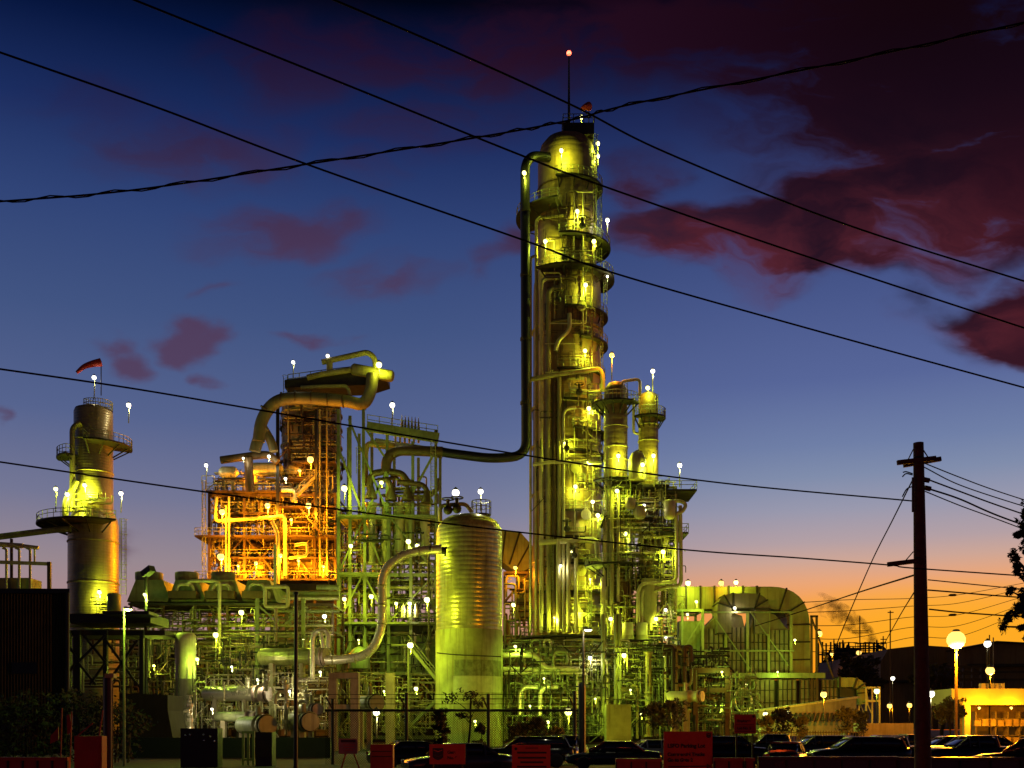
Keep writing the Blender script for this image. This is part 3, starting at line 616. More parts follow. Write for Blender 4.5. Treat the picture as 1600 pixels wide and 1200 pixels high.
# ------------------------------------------------------------------ green steel frame
D = 150
t = thing('exchanger_frame', 'tall green steel frame with diagonal braces carrying cone topped exchangers', 'steel frame', (pt(605, 0, D).x, D, 0))
steel(t, D, 9, [529, 547, 570, 607, 642, 682], [806, 896, 972, 1050, 1150], 'green', .42,
      [(529, 896, 568, 810), (568, 810, 600, 896), (529, 972, 568, 896), (568, 896, 607, 972), (607, 972, 682, 896), (607, 806, 682, 896), (547, 1050, 607, 972), (529, 1050, 560, 972), (642, 1050, 682, 972)])
for x, y in ((529, 640), (547, 650), (568, 640), (605, 680), (645, 690), (681, 672)):
    for d in (D, D+9): MB().beam((pt(x, 0, D).x, d, pt(0, 806, D).z), (pt(x, 0, D).x, d, pt(0, y, D).z), .4, .4).build('post', 'green', t)
for a in ((529, 700, 568, 806), (545, 655, 605, 800), (570, 806, 605, 735), (645, 770, 680, 705), (605, 720, 570, 668)): MB().beam(pt(a[0], a[1], D-.3), pt(a[2], a[3], D-.3), .3, .3).build('brace', 'green', t)
deck(t, 527, 684, 804, D-1, 11, 'green', True); deck(t, 529, 607, 894, D-1, 10, 'green', True); deck(t, 529, 682, 972, D-1, 10, 'green', True)
# sloping roof beam with fan stacks
for d in (D-.5, D+8): MB().beam(Vector((pt(574, 0, D).x, d, pt(0, 668, D).z)), Vector((pt(686, 0, D).x, d, pt(0, 686, D).z)), .5, 1.3).build('roof_beam', 'green', t)
o = MB().rails([pt(574, 664, D-.6), pt(630, 673, D-.6), pt(684, 681, D-.6), pt(684, 681, D+8)], 1.4, .05, 1.8).build('railing', 'railing', t)
for i in range(6):
    x = 628+i*5.2; q = pt(x, 670+i*.8, D+1); MB().lathe(q, [(ln(2.2, D), -.6), (ln(2.4, D), .2), (ln(1.2, D), 1.2), (.03, 1.9)], 12).build('relief_cap', 'tan', t)
    q = pt(x-10+i*2, 692, D+1); MB().path([q, q+Vector((0, 0, 1.4))], ln(1.8, D), 8).build('spool', 'cream', t)
ladder(t, 677, 690, 810, D-1.2, 7); ladder(t, 560, 700, 740, D-.6, 6)
pipe(t, 'brown', [(692, 706, 150), (640, 704, 150), (620, 704, 150), (604, 716, 150), (603, 738, 150)], 8, ln(16, D), 'manifold_header', 14)
pipe(t, 'tan', [(618, 695, 151), (575, 693, 151), (571, 705, 151), (571, 760, 151)], 4.5, ln(10, D), 'branch_pipe', 12)
pipe(t, 'brown', [(603, 730, 150), (600, 737, 150), (582, 740, 150), (578, 752, 150), (578, 765, 150)], 5.5, ln(9, D), 'manifold_leg', 12)
pipe(t, 'brown', [(603, 730, 150), (608, 737, 150), (628, 740, 150), (636, 752, 150), (634, 760, 150)], 5.5, ln(9, D), 'manifold_leg', 12)
pipe(t, 'brown', [(590, 750, 149.6), (606, 750, 149.6), (611, 758, 149.6), (612, 770, 149.6)], 4, ln(6, D), 'manifold_leg', 12)
pipe(t, 'brown', [(622, 753, 149.6), (660, 757, 149.6), (667, 765, 149.6), (668, 775, 149.6)], 4, ln(6, D), 'manifold_leg', 12)
for x, y in ((580, 775), (611, 778), (637, 778), (667, 782)):
    q = pt(x, y, 149.6); k = ln(1, D)
    MB().lathe(q, [(9.5*k, -4*k), (9.5*k, -1*k), (3.5*k, 16*k)], 20).build('cone_head', 'brown', t)
for x, m in ((580, 'silver'), (604, 'cream'), (624, 'cream'), (640, 'tan'), (664, 'cream')):
    q = pt(x, 882, 151); h = pt(x, 786, 151).z-q.z; rr = ln(8, D)
    MB().lathe(q, [(rr, 0), (rr*1.25, .02), (rr*1.25, .3), (rr, .32), (rr, h-.4), (rr*1.25, h-.38), (rr*1.25, h)], 20).build('exchanger_shell', m, t)
clutter(t, 532, 680, 812, 890, D+1, 6, 28, 51, ['green', 'cream', 'tan'], .8, 2.6)
clutter(t, 532, 680, 900, 968, D+1, 6, 30, 52, ['green', 'cream', 'tan'], .8, 2.8)
clutter(t, 532, 680, 975, 1048, D, 6, 22, 53, ['green', 'tan', 'cream'], .8, 3)
fine(t, 530, 682, 808, 1050, D+.5, 8, 420, 151, 'green', .5, 1.3); fine(t, 530, 682, 808, 1140, D-1, 8, 320, 152, 'dark', .6, 1.6); fine(t, 530, 682, 1050, 1145, D-16, 8, 260, 153, 'tan', .5, 1.3)
clutter(t, 585, 684, 745, 800, D, 4, 18, 54, ['brown', 'tan'], .8, 2.2)
b = MB(); b.prism([(pt(x, 0, D).x, pt(0, y, D).z) for x, y in ((600, 972), (676, 972), (676, 984), (640, 991), (604, 984))], D+.6, D+5); b.build('tray', 'dark', t)
for x in (630, 639, 650): MB().lathe(pt(x, 965, 147.5), [(ln(3, D), 0), (ln(3.4, D), .9), (ln(2, D), 1.6), (.02, 1.9)], 12).build('filter_pot', 'cream', t)
b = MB().box((pt(640, 0, D).x, D+4, pt(0, 1022, D).z), (ln(100, D), 3, ln(62, D))); b.build('wall_panel', 'green', t)
q = pt(561, 1035, 148); k = ln(1, 148); MB().lathe(q, [(17*k, -10*k), (17*k, 6*k), (15*k, 14*k), (9*k, 22*k), (.02, 26*k)], 24).build('drum', 'green', t)
t = thing('concrete_stair', 'green steel stair with handrails running down beside the drum tank', 'stair', tuple(pt(660, 1130, 128)))
p, q = pt(690, 1072, 127), pt(638, 1008, 127); b = MB()
for e in (-.6, .6): b.beam(p+Vector((0, e, 0)), q+Vector((0, e, 0)), .1, .35); b.path([p+Vector((0, e, 1.1)), q+Vector((0, e, 1.1))], .05, 5); b.path([p+Vector((0, e, .6)), q+Vector((0, e, .6))], .04, 5)
for i in range(20): b.box(p+(q-p)*(i+.5)/20, (.3, 1.2, .05))
b.build('flight', 'green', t); b = MB(); b.beam(pt(638, 1150, 127), pt(638, 1008, 127), .2, .2); b.beam(pt(612, 1008, 127), pt(640, 1008, 127), 1.2, .15); b.build('landing', 'green', t)
p, q = pt(636, 1140, 128), pt(690, 1086, 128); b = MB()
for e in (-.6, .6): b.beam(p+Vector((0, e, 0)), q+Vector((0, e, 0)), .1, .35)
for i in range(20): b.box(p+(q-p)*(i+.5)/20, (.3, 1.2, .05))
b.build('flight', 'green', t)
for x in (610,):
    solo('concrete_pier', MB().box((pt(x, 0, 126).x, 126, pt(0, 1052, 126).z/2), (1.0, 1.0, pt(0, 1052, 126).z)), 'concrete', 'tall bare concrete pier under the edge of the green steel frame', 'pier')
# ------------------------------------------------------------------ air coolers and the pipe rack below
def cooler(x0, x1, lab, D=132, fan=True, u=True, hood='green'):
    t = thing('air_cooler', lab, 'air cooler', tuple(pt((x0+x1)/2, 942, D)), 'air coolers in a row on the pipe rack')
    w_ = x1-x0; P = lambda x, y: (pt(x, 0, D).x, pt(0, y, D).z)
    b = MB(); b.prism([P(x0, 940), P(x1, 940), P(x1-w_*.2, 906), P(x0+w_*.2, 906)], D, D+9); b.build('hood', hood, t)
    if fan:
        q = pt((x0+x1)/2, 905, D+4); MB().lathe(q, [(ln(w_*.30, D), -.3), (ln(w_*.31, D), .0), (ln(w_*.31, D), .75), (ln(w_*.29, D), .8)], 28).build('fan_ring', 'panel', t)
    if u:
        MB().box((pt((x0+x1)/2, 0, D).x, D-1.2, pt(0, 932, D).z), (ln(w_*.72, D), 1.6, ln(11, D))).build('header_box', 'brown', t)
        pipe(t, 'cream', [(x0+w_*.2, 928, D-1.4), (x0+w_*.28, 913, D-1.4), (x0+w_*.62, 913, D-1.4), (x0+w_*.7, 928, D-1.4)], 2.5, ln(6, D), 'return_pipe')
cooler(198, 268, 'plain green sided air cooler with a wide fan ring, beside the floodlight pole', u=False)
cooler(262, 322, 'brown headed air cooler between the plain green cooler and the cream riser')
cooler(318, 380, 'brown headed air cooler just past the cream riser pipe', hood='tan')
cooler(376, 432, 'air cooler behind the square loop of pipe', fan=False)
t = thing('pipe_rack', 'long pipe rack on braced posts under the air coolers', 'pipe rack', tuple(pt(380, 1140, 132)))
D = 131
steel(t, D, 8, [205, 255, 305, 355, 401, 447, 470, 520], [943, 985, 1006, 1045, 1085, 1150], 'brown', .26, [(205, 985, 255, 945), (305, 985, 355, 945), (355, 985, 325, 945), (401, 985, 440, 945), (447, 985, 490, 945)], bx=[943, 985, 1045, 1085])
deck(t, 200, 445, 942, D-.6, 9, 'dark', False)
for y, r, m, x0, x1 in ((988, 3, 'pink', 230, 500), (1004, 4.5, 'pink', 230, 470), (1010, 2, 'tan', 260, 520), (995, 2, 'green', 250, 520), (1018, 2.5, 'pink', 300, 400), (1036, 3.4, 'cream', 370, 460), (1046, 3, 'green', 300, 400), (1056, 2.6, 'tan', 300, 520), (1066, 2.4, 'pink', 440, 520), (978, 2, 'tan', 250, 520), (955, 2.4, 'green', 430, 530), (928, 4.6, 'green', 450, 530), (935, 3, 'cream', 440, 530), (918, 4, 'green', 495, 530)):
    pipe(t, m, [(x0, y, D-1+r*.4), (x1, y, D-1+r*.4)], r, None, 'rack_pipe')
pipe(t, 'cream', [(292, 915, 128), (297, 908, 128), (338, 908, 128), (343, 914, 128), (343, 1038, 128), (349, 1044, 128), (400, 1046, 128), (400, 1062, 128)], 2.8, ln(6, D), 'riser')
pipe(t, 'cream', [(413, 917, 128), (450, 917, 128), (450, 948, 128), (414, 948, 128), (414, 917.5, 128)], 3, ln(5, D), 'loop_pipe')
pipe(t, 'pink', [(431, 950, 128), (431, 1012, 128)], 3, None, 'drop_pipe'); pipe(t, 'cream', [(430, 915, 128.2), (430, 850, 128.2)], 2.4, None, 'riser')
for x in (402, 474): MB().beam(pt(x, 1150, 128), pt(x, 935, 128), .4, .4).build('post', 'green', t)
for a in ((402, 945, 425, 965), (474, 955, 445, 975), (402, 1010, 420, 995), (474, 1004, 448, 985)): MB().beam(pt(*a[:2], 128), pt(*a[2:], 128), .2, .2).build('brace', 'green', t)
fine(t, 205, 522, 946, 984, D+1, 9, 260, 161, 'tan'); fine(t, 205, 522, 946, 1060, D-2, 6, 260, 162, 'green'); fine(t, 215, 522, 985, 1140, D-7, 6, 420, 163, 'pink'); fine(t, 215, 522, 985, 1140, D-9, 6, 300, 164, 'dark', .6, 1.6); fine(t, 300, 522, 1050, 1140, D-22, 8, 200, 165, 'cream', .5, 1.3)
clutter(t, 215, 520, 948, 983, D+1, 9, 24, 61, ['pink', 'tan', 'brown', 'cream'], .6, 1.8, .6)
clutter(t, 215, 520, 988, 1060, D-2, 6, 34, 62, ['pink', 'tan', 'green', 'cream', 'brown'], .7, 2.4, .45)
clutter(t, 290, 520, 1062, 1135, D-6, 6, 30, 63, ['pink', 'tan', 'green', 'cream', 'brown'], .8, 2.6, .5)
solo('header_duct', MB().box((pt(470, 0, 139).x, 140, pt(0, 918, 139).z), (ln(90, 139), 3, ln(10, 139))), 'brown', 'flat brown duct box running under the orange lit decks', 'duct')
# horizontal vessels and exchangers in front of the rack
def exchanger(x0, x1, y, r, D, m, lab, head='pink', tilt=.35, cat='heat exchanger', saddle=True):
    a = pt(x0, y, D+2*tilt); e = pt(x1, y, D-2*tilt); ax = e-a; L = ax.length; rr = ln(r, D)
    t = thing('heat_exchanger', lab, cat, (a.x+ax.x/2, D, 0), 'heat exchangers among the ground pipework')
    MB().lathe(a, [(.02, -rr*.5), (rr*.7, -rr*.35), (rr, 0), (rr, L)], 24, ax).build('shell', m, t)
    o = MB().lathe(e, [(rr*1.22, 0), (rr*1.22, .25), (rr*1.02, .26), (rr*1.02, 1.0), (rr*1.22, 1.01), (rr*1.22, 1.3), (rr*1.05, 1.32), (rr*1.05, 1.6)], 24, ax).build('channel_head', head, t)
    axn = ax.normalized(); MB().lathe(e, [(rr*1.1, .98), (rr*1.16, 1.0), (rr*1.16, 1.34), (rr*1.1, 1.36)], 14, ax).build('clamp_ring', 'dark', o)
    if saddle:
        for f in (.2, .8): q = a+ax*f; MB().box((q.x, q.y, (q.z-rr*.8)/2), (.45, rr*1.5, q.z-rr*.8)).build('saddle', 'concrete', t)
    q = a+ax*.85; MB().path([q+Vector((0, 0, rr*.9)), q+Vector((0, 0, rr+.9))], rr*.3, 10).build('nozzle', m, t)
exchanger(410, 488, 1026, 13.5, 122, 'tankskin', 'long green horizontal drum halfway up the pipe rack with a pink flanged head')
exchanger(322, 398, 1084, 11, 112, 'silver', 'shiny ribbed exchanger with a wide round pink end, right of the cream tank')
exchanger(340, 388, 1120, 8, 108, 'green', 'small green exchanger low down with a pale round head near the dark cabinet', tilt=.5)
exchanger(380, 408, 1133, 14, 104, 'green', 'stubby fat exchanger sunk low behind the dark cabinets', 'tan', tilt=.9)
exchanger(455, 478, 1128, 13, 106, 'tan', 'stubby tan exchanger with a large disc end left of the concrete portal', 'tan', tilt=1.2)
exchanger(468, 490, 1108, 8, 108, 'tan', 'small tan exchanger tucked above the large disc end', tilt=1.2)
exchanger(560, 582, 1098, 11, 110, 'green', 'green exchanger seen end on behind the concrete portal', 'green', tilt=1.2)
exchanger(1046, 1076, 1088, 8, 118, 'cream', 'cream exchanger half hidden by dark steel under the heater hall', 'cream', tilt=.3)
def valve_tree(x, y0, y1, D, seed, lab):
    rnd = random.Random(seed); t = thing('valve_tree', lab, 'valve', tuple(pt(x, y1, D)), 'upright valve assemblies')
    pipe(t, 'cream', [(x, y1, D), (x, y0, D)], 3.2, None, 'stem', 12)
    for y in (y0+2, (y0+y1)/2, y1-12): MB().lathe(pt(x, y, D), [(ln(5.4, D), -.16), (ln(5.4, D), .16)], 16).build('flange', 'silver', t)
    for y in (y0-5, (y0+y1)/2-9): b = MB(); valve(b, pt(x+rnd.uniform(-3, 3), y, D-.4), ln(2.6, D)); b.build('handwheel_valve', 'silver', t)
    pipe(t, 'cream', [(x, y0+10, D), (x-16, y0+12, D), (x-17, y0+30, D)], 2.6, None, 'side_pipe')
valve_tree(447, 1070, 1140, 106, 1, 'pale upright valve stack with flanges, right of the big pink exchanger end')
valve_tree(416, 1060, 1080, 108, 2, 'short valve cluster sitting above the wide pink exchanger end')
valve_tree(480, 1085, 1140, 107, 3, 'valve stack beside the dark thin pole')
valve_tree(298, 1100, 1150, 104, 4, 'low valve stack at the foot of the cream tank')
t = thing('u_bend_pipe', 'tall pipe loop with a tight U bend beside the pink flanged head', 'pipe', tuple(pt(490, 1065, 119)))
pipe(t, 'silver', [(488, 1062, 119), (488, 996, 119), (494, 986, 119), (508, 984, 119), (513, 992, 119), (513, 1012, 119)], 4, ln(10, D), 'pipe', 12); pipe(t, 'silver', [(501, 988, 118.6), (505, 1012, 118.6)], 3, None, 'branch', 12)
pipe(t, 'pink', [(488, 1062, 119), (440, 1064, 119)], 4, None, 'branch', 12)
t = thing('concrete_portal', 'square concrete portal frame standing open among the pipes', 'portal frame', tuple(pt(538, 1140, 104)))
for x in (521, 555): MB().box((pt(x, 0, 104).x, 104, pt(0, 1060, 104).z/2), (.75, 1.2, pt(0, 1060, 104).z)).build('leg', 'concrete', t)
MB().box((pt(538, 0, 104).x, 104, pt(0, 1056, 104).z), (ln(46, 104), 1.2, .55)).build('lintel', 'concrete', t); MB().box((pt(538, 0, 104).x, 104.2, pt(0, 1105, 104).z), (ln(34, 104)-.76, 1.0, .5)).build('crossbeam', 'concrete', t)
MB().beam(pt(526, 1068, 104.9), pt(549, 1098, 104.9), .2, .2).build('brace', 'tan', t)
t = thing('cream_tank', 'slim upright cream tank with a paler base, standing alone before the pipe rack', 'tank', tuple(pt(290, 1150, 116)))
q = pt(290, 0, 116); MB().lathe((q.x, 116, 0), rz([(16, 1061), (16, 1000), (15.5, 993), (12, 989), (1, 988)], 116), 28).build('shell', 'cream', t)
MB().lathe((q.x, 116, 0), rz([(13.5, 1150), (15, 1061.3), (15.9, 1061)], 116), 28).build('skirt', 'cream', t)
for x in (279, 301): MB().path([pt(x, 1110, 114.6), pt(x, 1040, 114.6)], .05, 5).build('conduit', 'dark', t)
# ------------------------------------------------------------------ green pipework between the tank and the heater hall
t = thing('green_pipe_rack', 'dense yellow green pipe rack at the foot of the tallest column', 'pipe rack', tuple(pt(880, 1150, 126)))
D = 128
steel(t, D, 8, [792, 836, 878, 906, 948, 986], [1012, 1044, 1080, 1110, 1155], 'green', .26, [(836, 1044, 878, 1012)], bx=[1012, 1044, 1080])
for y, r, m, x0, x1 in ((1016, 2, 'green', 786, 900), (1022, 2.4, 'cream', 786, 960), (1050, 2, 'green', 800, 980), (1075, 2, 'tan', 800, 1000), (1066, 2.4, 'green', 830, 960), (1092, 2.8, 'cream', 850, 970), (1103, 2, 'tan', 790, 980)): pipe(t, m, [(x0, y, D-.6), (x1, y, D-.6)], r, None, 'rack_pipe')
pipe(t, 'cream', [(786, 1024, 125), (838, 1024, 125), (852, 1044, 125), (905, 1046, 125)], 4.4, ln(7, D), 'offset_pipe', 12); pipe(t, 'cream', [(786, 1046, 125.4), (850, 1047, 125.4)], 4, None, 'offset_pipe', 12)
for x in (812, 844): pipe(t, 'silver', [(x, 1118, 124), (x, 1082, 124), (x+8, 1073, 124), (x+28, 1074, 124)], 3.4, ln(8, D), 'bend_pipe', 12)
for x in (942, 962, 968): pipe(t, 'green', [(x, 1150, 124.5), (x, 960, 124.5)], 3, None, 'riser', 10)
clutter(t, 788, 1000, 1000, 1150, 124.6, 8, 80, 71, ['green', 'tan', 'cream', 'green'], .7, 2.6, .55)
fine(t, 786, 1040, 1000, 1150, 123.5, 8, 620, 171, 'green', .45, 1.2); fine(t, 786, 1040, 1000, 1150, 123, 8, 380, 172, 'dark', .5, 1.6)
for x, y, m in ((1013, 1028, 'tan'), (1013, 1090, 'tan')): pipe(t, m, [(x, y+60, 124), (x, y-8, 124)], 5, None, 'riser', 14, True)
q = pt(965, 1150, 118); MB().box((q.x, 118, pt(0, 1110, 118).z*.5), (ln(38, 118), 2.4, pt(0, 1092, 118).z)).build('plinth', 'skirt', t)
t = thing('dark_steel_frame', 'dark portal of heavy beams with drums inside, left of the heater hall', 'steel frame', tuple(pt(1090, 1150, 122)))
steel(t, 122, 5, [1086, 1136], [1044, 1075, 1150], 'brown', .5, [], bx=[1044, 1075])
steel(t, 121, 5, [1052, 1070], [1012, 1040, 1150], 'tan', .3, [], bx=[1012, 1040])
for x0, x1, y in ((1092, 1130, 1062), (1092, 1130, 1085)): pipe(t, 'tan', [(x0, y, 124), (x1, y, 124)], 5, None, 'drum', 14)
fine(t, 1050, 1184, 1040, 1150, 121.5, 8, 260, 181, 'green', .45, 1.2); fine(t, 1050, 1140, 1010, 1150, 121, 8, 180, 182, 'dark', .6, 1.7)
clutter(t, 1055, 1140, 1046, 1150, 122, 5, 50, 72, ['green', 'tan', 'brown', 'cream'], .7, 2.6)
clutter(t, 1036, 1080, 1010, 1150, 120, 3, 24, 73, ['dark', 'tan', 'brown'], 1.2, 4, .4)
# panel building behind the tank
t = thing('sloped_duct', 'panelled duct sloping down behind the drum tank toward the tallest column', 'duct', tuple(pt(808, 1000, 166)))
b = MB(); P = lambda x, y: (pt(x, 0, 164).x, pt(0, y, 164).z)
b.prism([P(770, 829), P(812, 832), P(838, 862), P(846, 905), P(846, 965), P(808, 965), P(806, 895), P(786, 880), P(770, 880)], 163, 170); b.build('casing', 'duct', t)
for a in ((790, 830, 784, 878), (812, 832, 796, 882), (828, 850, 806, 890), (842, 880, 808, 900), (846, 925, 808, 925)): MB().beam(pt(*a[:2], 162.9), pt(*a[2:], 162.9), .25, .25).build('seam_rib', 'dark', t)
steel(t, 160, 2, [788, 828], [893, 940, 1000], 'brown', .3, [(788, 940, 828, 893)])
clutter(t, 788, 832, 895, 1000, 158, 2, 24, 74, ['green', 'tan', 'brown'], .7, 2)
# ------------------------------------------------------------------ heater hall with ducts
def ribbox(root, x0, x1, y0, y1, D, dep, n, m='panel', rib='dark', nm='casing'):
    a, b_ = pt(x0, y0, D), pt(x1, y1, D)
    o = MB().box(((a.x+b_.x)/2, D+dep/2, (a.z+b_.z)/2), (b_.x-a.x, dep, a.z-b_.z)).build(nm, m, root)
    b = MB(); W = b_.x-a.x
    for i in range(n+1): b.box((a.x+W*i/n, D-.06, (a.z+b_.z)/2), (.14, .14, a.z-b_.z-.1))
    for j in (.33, .72): b.box((a.x+W/2, D-.05, a.z+(b_.z-a.z)*j), (W, .08, .12))
    b.build('rib', rib, o); return o
def duct(root, path, th, D, dep, m, rad, nm='duct', ribs=1.9, rm='dark'):
    p = bend([pt(x, y, D) for x, y in path], ln(rad, D), 8); h = ln(th, D)/2; n = len(p); b = MB()
    L, Rr = [], []
    for i, q in enumerate(p):
        t_ = (p[min(i+1, n-1)]-p[max(i-1, 0)]).normalized(); nn = Vector((-t_.z, 0, t_.x)); L.append(q+nn*h); Rr.append(q-nn*h)
    for i in range(n-1):
        f = [L[i], L[i+1], Rr[i+1], Rr[i]]
        vs = f+[q+Vector((0, dep, 0)) for q in f]; b.add(vs, [(0, 1, 2, 3), (7, 6, 5, 4), (0, 4, 5, 1), (3, 2, 6, 7)] + ([(0, 3, 7, 4)] if i == 0 else []) + ([(1, 5, 6, 2)] if i == n-2 else []))
    o = b.build(nm, m, root)
    for i in range(n-1):
        s_ = (p[i+1]-p[i]).length
        k = max(1, int(s_/ribs)) if s_ > ribs*.6 else (1 if i % 3 == 0 else 0)
        for j in range(k):
            f = j/k if k else 0; e = (L[i]+(L[i+1]-L[i])*f)-(Rr[i]+(Rr[i+1]-Rr[i])*f); e.normalize(); b = MB()
            b.beam(L[i]+(L[i+1]-L[i])*f+e*.12+Vector((0, -.05, 0)), Rr[i]+(Rr[i+1]-Rr[i])*f-e*.12+Vector((0, -.05, 0)), .26, .2)
            b.beam(L[i]+(L[i+1]-L[i])*f+e*.06+Vector((0, 0.05, 0)), L[i]+(L[i+1]-L[i])*f+e*.06+Vector((0, dep, 0)), .14, .14)
            b.build('seam_rib', rm, o)
    return o
D = 152
t = thing('heater_hall', 'furnace hall of ribbed hoppers topped by big rounded flue ducts', 'furnace', tuple(pt(1165, 1150, D)))
duct(t, [(1050, 934), (1247, 934), (1249, 1058)], 35, D+3, 6, 'duct', 42)
duct(t, [(1132, 990), (1132, 938), (1191, 938), (1191, 990)], 22, D-1.2, 4, 'ductbrown', 14, ribs=4)
for x0, x1, yy0 in ((1100, 1130, 982), (1137, 1164, 980), (1172, 1198, 980), (1204, 1232, 984)): ribbox(t, x0, x1, yy0, 1052, D, 5, 4)
for p in (((1100, 982), (1130, 982), (1130, 958), (1122, 960)), ((1137, 980), (1164, 980), (1160, 962), (1140, 955)), ((1172, 980), (1198, 980), (1196, 955), (1178, 962)), ((1204, 984), (1232, 984), (1212, 960), (1204, 958))):
    b = MB(); b.prism([(pt(x, 0, D).x, pt(0, y, D).z) for x, y in p], D+.3, D+4.6); b.build('hood', 'ductbrown', t)
MB().box((pt(1168, 0, D+5.3).x, D+5.4, pt(0, 1014, D).z), (ln(140, D), .3, ln(76, D))).build('back_panel', 'dark', t)
for x in (1098, 1134, 1168, 1201, 1236): MB().box((pt(x, 0, D-.8).x, D-.8, pt(0, 1005, D).z), (.36, .36, ln(98, D))).build('post', 'duct', t)
for y in (958, 1018): MB().box((pt(1167, 0, D).x, D-1.3, pt(0, y, D).z), (ln(140, D), .22, .22)).build('beam', 'green', t)
for a in ((1110, 955, 1172, 1045), (1172, 955, 1232, 1040), (1134, 1018, 1110, 1052)): MB().beam(pt(*a[:2], D-1.6), pt(*a[2:], D-1.6), .13, .13).build('brace', 'green', t)
MB().box((pt(1205, 0, D).x, D-.5, pt(0, 1057, D).z), (ln(150, D), 5, ln(8, D))).build('sill_beam', 'green', t)
for x0, x1, y1 in ((1180, 1210, 1112), (1216, 1244, 1108), (1250, 1278, 1104), (1284, 1309, 1099)): ribbox(t, x0, x1, 1062, y1, D-2, 5, 4)
steel(t, D+1, 6, [1052, 1066, 1098], [952, 1018, 1150], 'green', .34, [(1066, 1018, 1098, 965)])
MB().box((pt(1080, 0, D+3).x, D+4, pt(0, 995, D).z), (ln(38, D), 2, ln(56, D))).build('wall_panel', 'green', t)
deck(t, 1056, 1112, 1038, D-3, 4, 'green'); deck(t, 1036, 1068, 952, D-2, 4, 'green')
for x in (1268, 1276): MB().beam(pt(x, 1100, D-2), pt(x, 963, D-2), .28, .28).build('post', 'brown', t)
MB().beam(pt(1266, 963, D-2), pt(1278, 963, D-2), .28, .28).build('beam', 'brown', t); MB().beam(pt(1268, 965, D-2), pt(1302, 1060, D-2), .2, .2).build('brace', 'brown', t)
clutter(t, 1140, 1182, 1060, 1120, D-3, 4, 20, 81, ['green', 'tan'], .7, 1.8)
b = MB(); ringp = [pt(1161+13*math.cos(a), 1094+18*math.sin(a), 130) for a in [math.pi*2*i/20 for i in range(15)]]
t = thing('round_pipe_loop', 'shiny oval pipe loop above the employee parking sign', 'pipe', tuple(pt(1161, 1125, 130))); MB().path([pt(1161+13*math.cos(math.pi*(1+i/10)), 1094-19*math.sin(math.pi*(1+i/10)), 130) for i in range(21)], ln(2, 130), 8).build('loop', 'silver', t)
MB().path([pt(1161, 1078, 130.3), pt(1161, 1150, 130.3)], .12, 6).build('stem', 'green', t)
t = thing('blower_duct', 'hooked green blower duct bending down at the end of the furnace hall', 'duct', tuple(pt(1340, 1130, 150)))
duct(t, [(1312, 1066), (1346, 1066), (1350, 1100)], 15, 149, 3, 'duct', 20); MB().box((pt(1326, 0, 149).x, 151, pt(0, 1082, 149).z), (ln(24, 149), 3, ln(14, 149))).build('fan_casing', 'dark', t)
steel(t, 148, 3, [1353, 1374], [1073, 1094, 1150], 'cream', .22, [(1353, 1094, 1362, 1116)])
t = thing('low_shed', 'long low shed with a sloping pale wall and striped awning below the furnace hall', 'shed', tuple(pt(1260, 1140, 132)))
b = MB(); b.prism([(pt(x, 0, 132).x, pt(0, y, 132).z) for x, y in ((1186, 1112), (1338, 1091), (1338, 1150), (1186, 1150))], 132, 138); b.build('wall', 'panel', t)
b = MB(); b.prism([(pt(x, 0, 132).x, pt(0, y, 132).z) for x, y in ((1184, 1109), (1341, 1088), (1341, 1091), (1184, 1112))], 131.3, 138.4); b.build('roof', 'tan', t)
for i in range(13):
    x = 1242+i*7; b = MB(); b.beam(pt(x+2, 1114, 131), pt(x-1, 1126, 130.4), .28, .08); b.build('awning_strip', 'dark', t)

# ------------------------------------------------------------------ low buildings behind the pipework
def block(x0, x1, y0, D, dep, lab, seed, m='ductbrown'):
    t = thing('process_building', lab, 'building', tuple(pt((x0+x1)/2, 1150, D))); t.location.z = 0; ROOT[t.name] = Vector(t.location)
    a, b_ = pt(x0, y0, D), pt(x1, y0, D)
    MB().box(((a.x+b_.x)/2, D+dep/2, a.z/2), (b_.x-a.x, dep, a.z)).build('wall', 'shed', t)
    MB().box(((a.x+b_.x)/2, D+dep/2, a.z+.15), (b_.x-a.x+.6, dep+.6, .3)).build('roof', 'dark', t)
    n = int((x1-x0)/26)
    for i in range(n): MB().box((a.x+(b_.x-a.x)*(i+.5)/n, D-.15, a.z/2), (.35, .3, a.z-.1)).build('pilaster', 'green', t)
    clutter(t, x0+4, x1-4, y0+6, 1130, D-2.5, 2, 30, seed, ['tan', 'green', 'brown', 'pink'], .9, 3, .5)
block(112, 330, 1004, 176, 8, 'long low dark building behind the pipe rack, its squat column end', 201)
block(334, 560, 992, 178, 8, 'dark process building behind the orange lit decks', 202, 'brown')
block(566, 700, 984, 172, 8, 'green lit process building behind the exchanger frame', 203, 'green')
block(770, 960, 996, 174, 8, 'process building behind the tallest column', 204, 'green')
block(962, 1184, 1008, 168, 6, 'process building behind the furnace hall and side columns', 205, 'ductbrown')
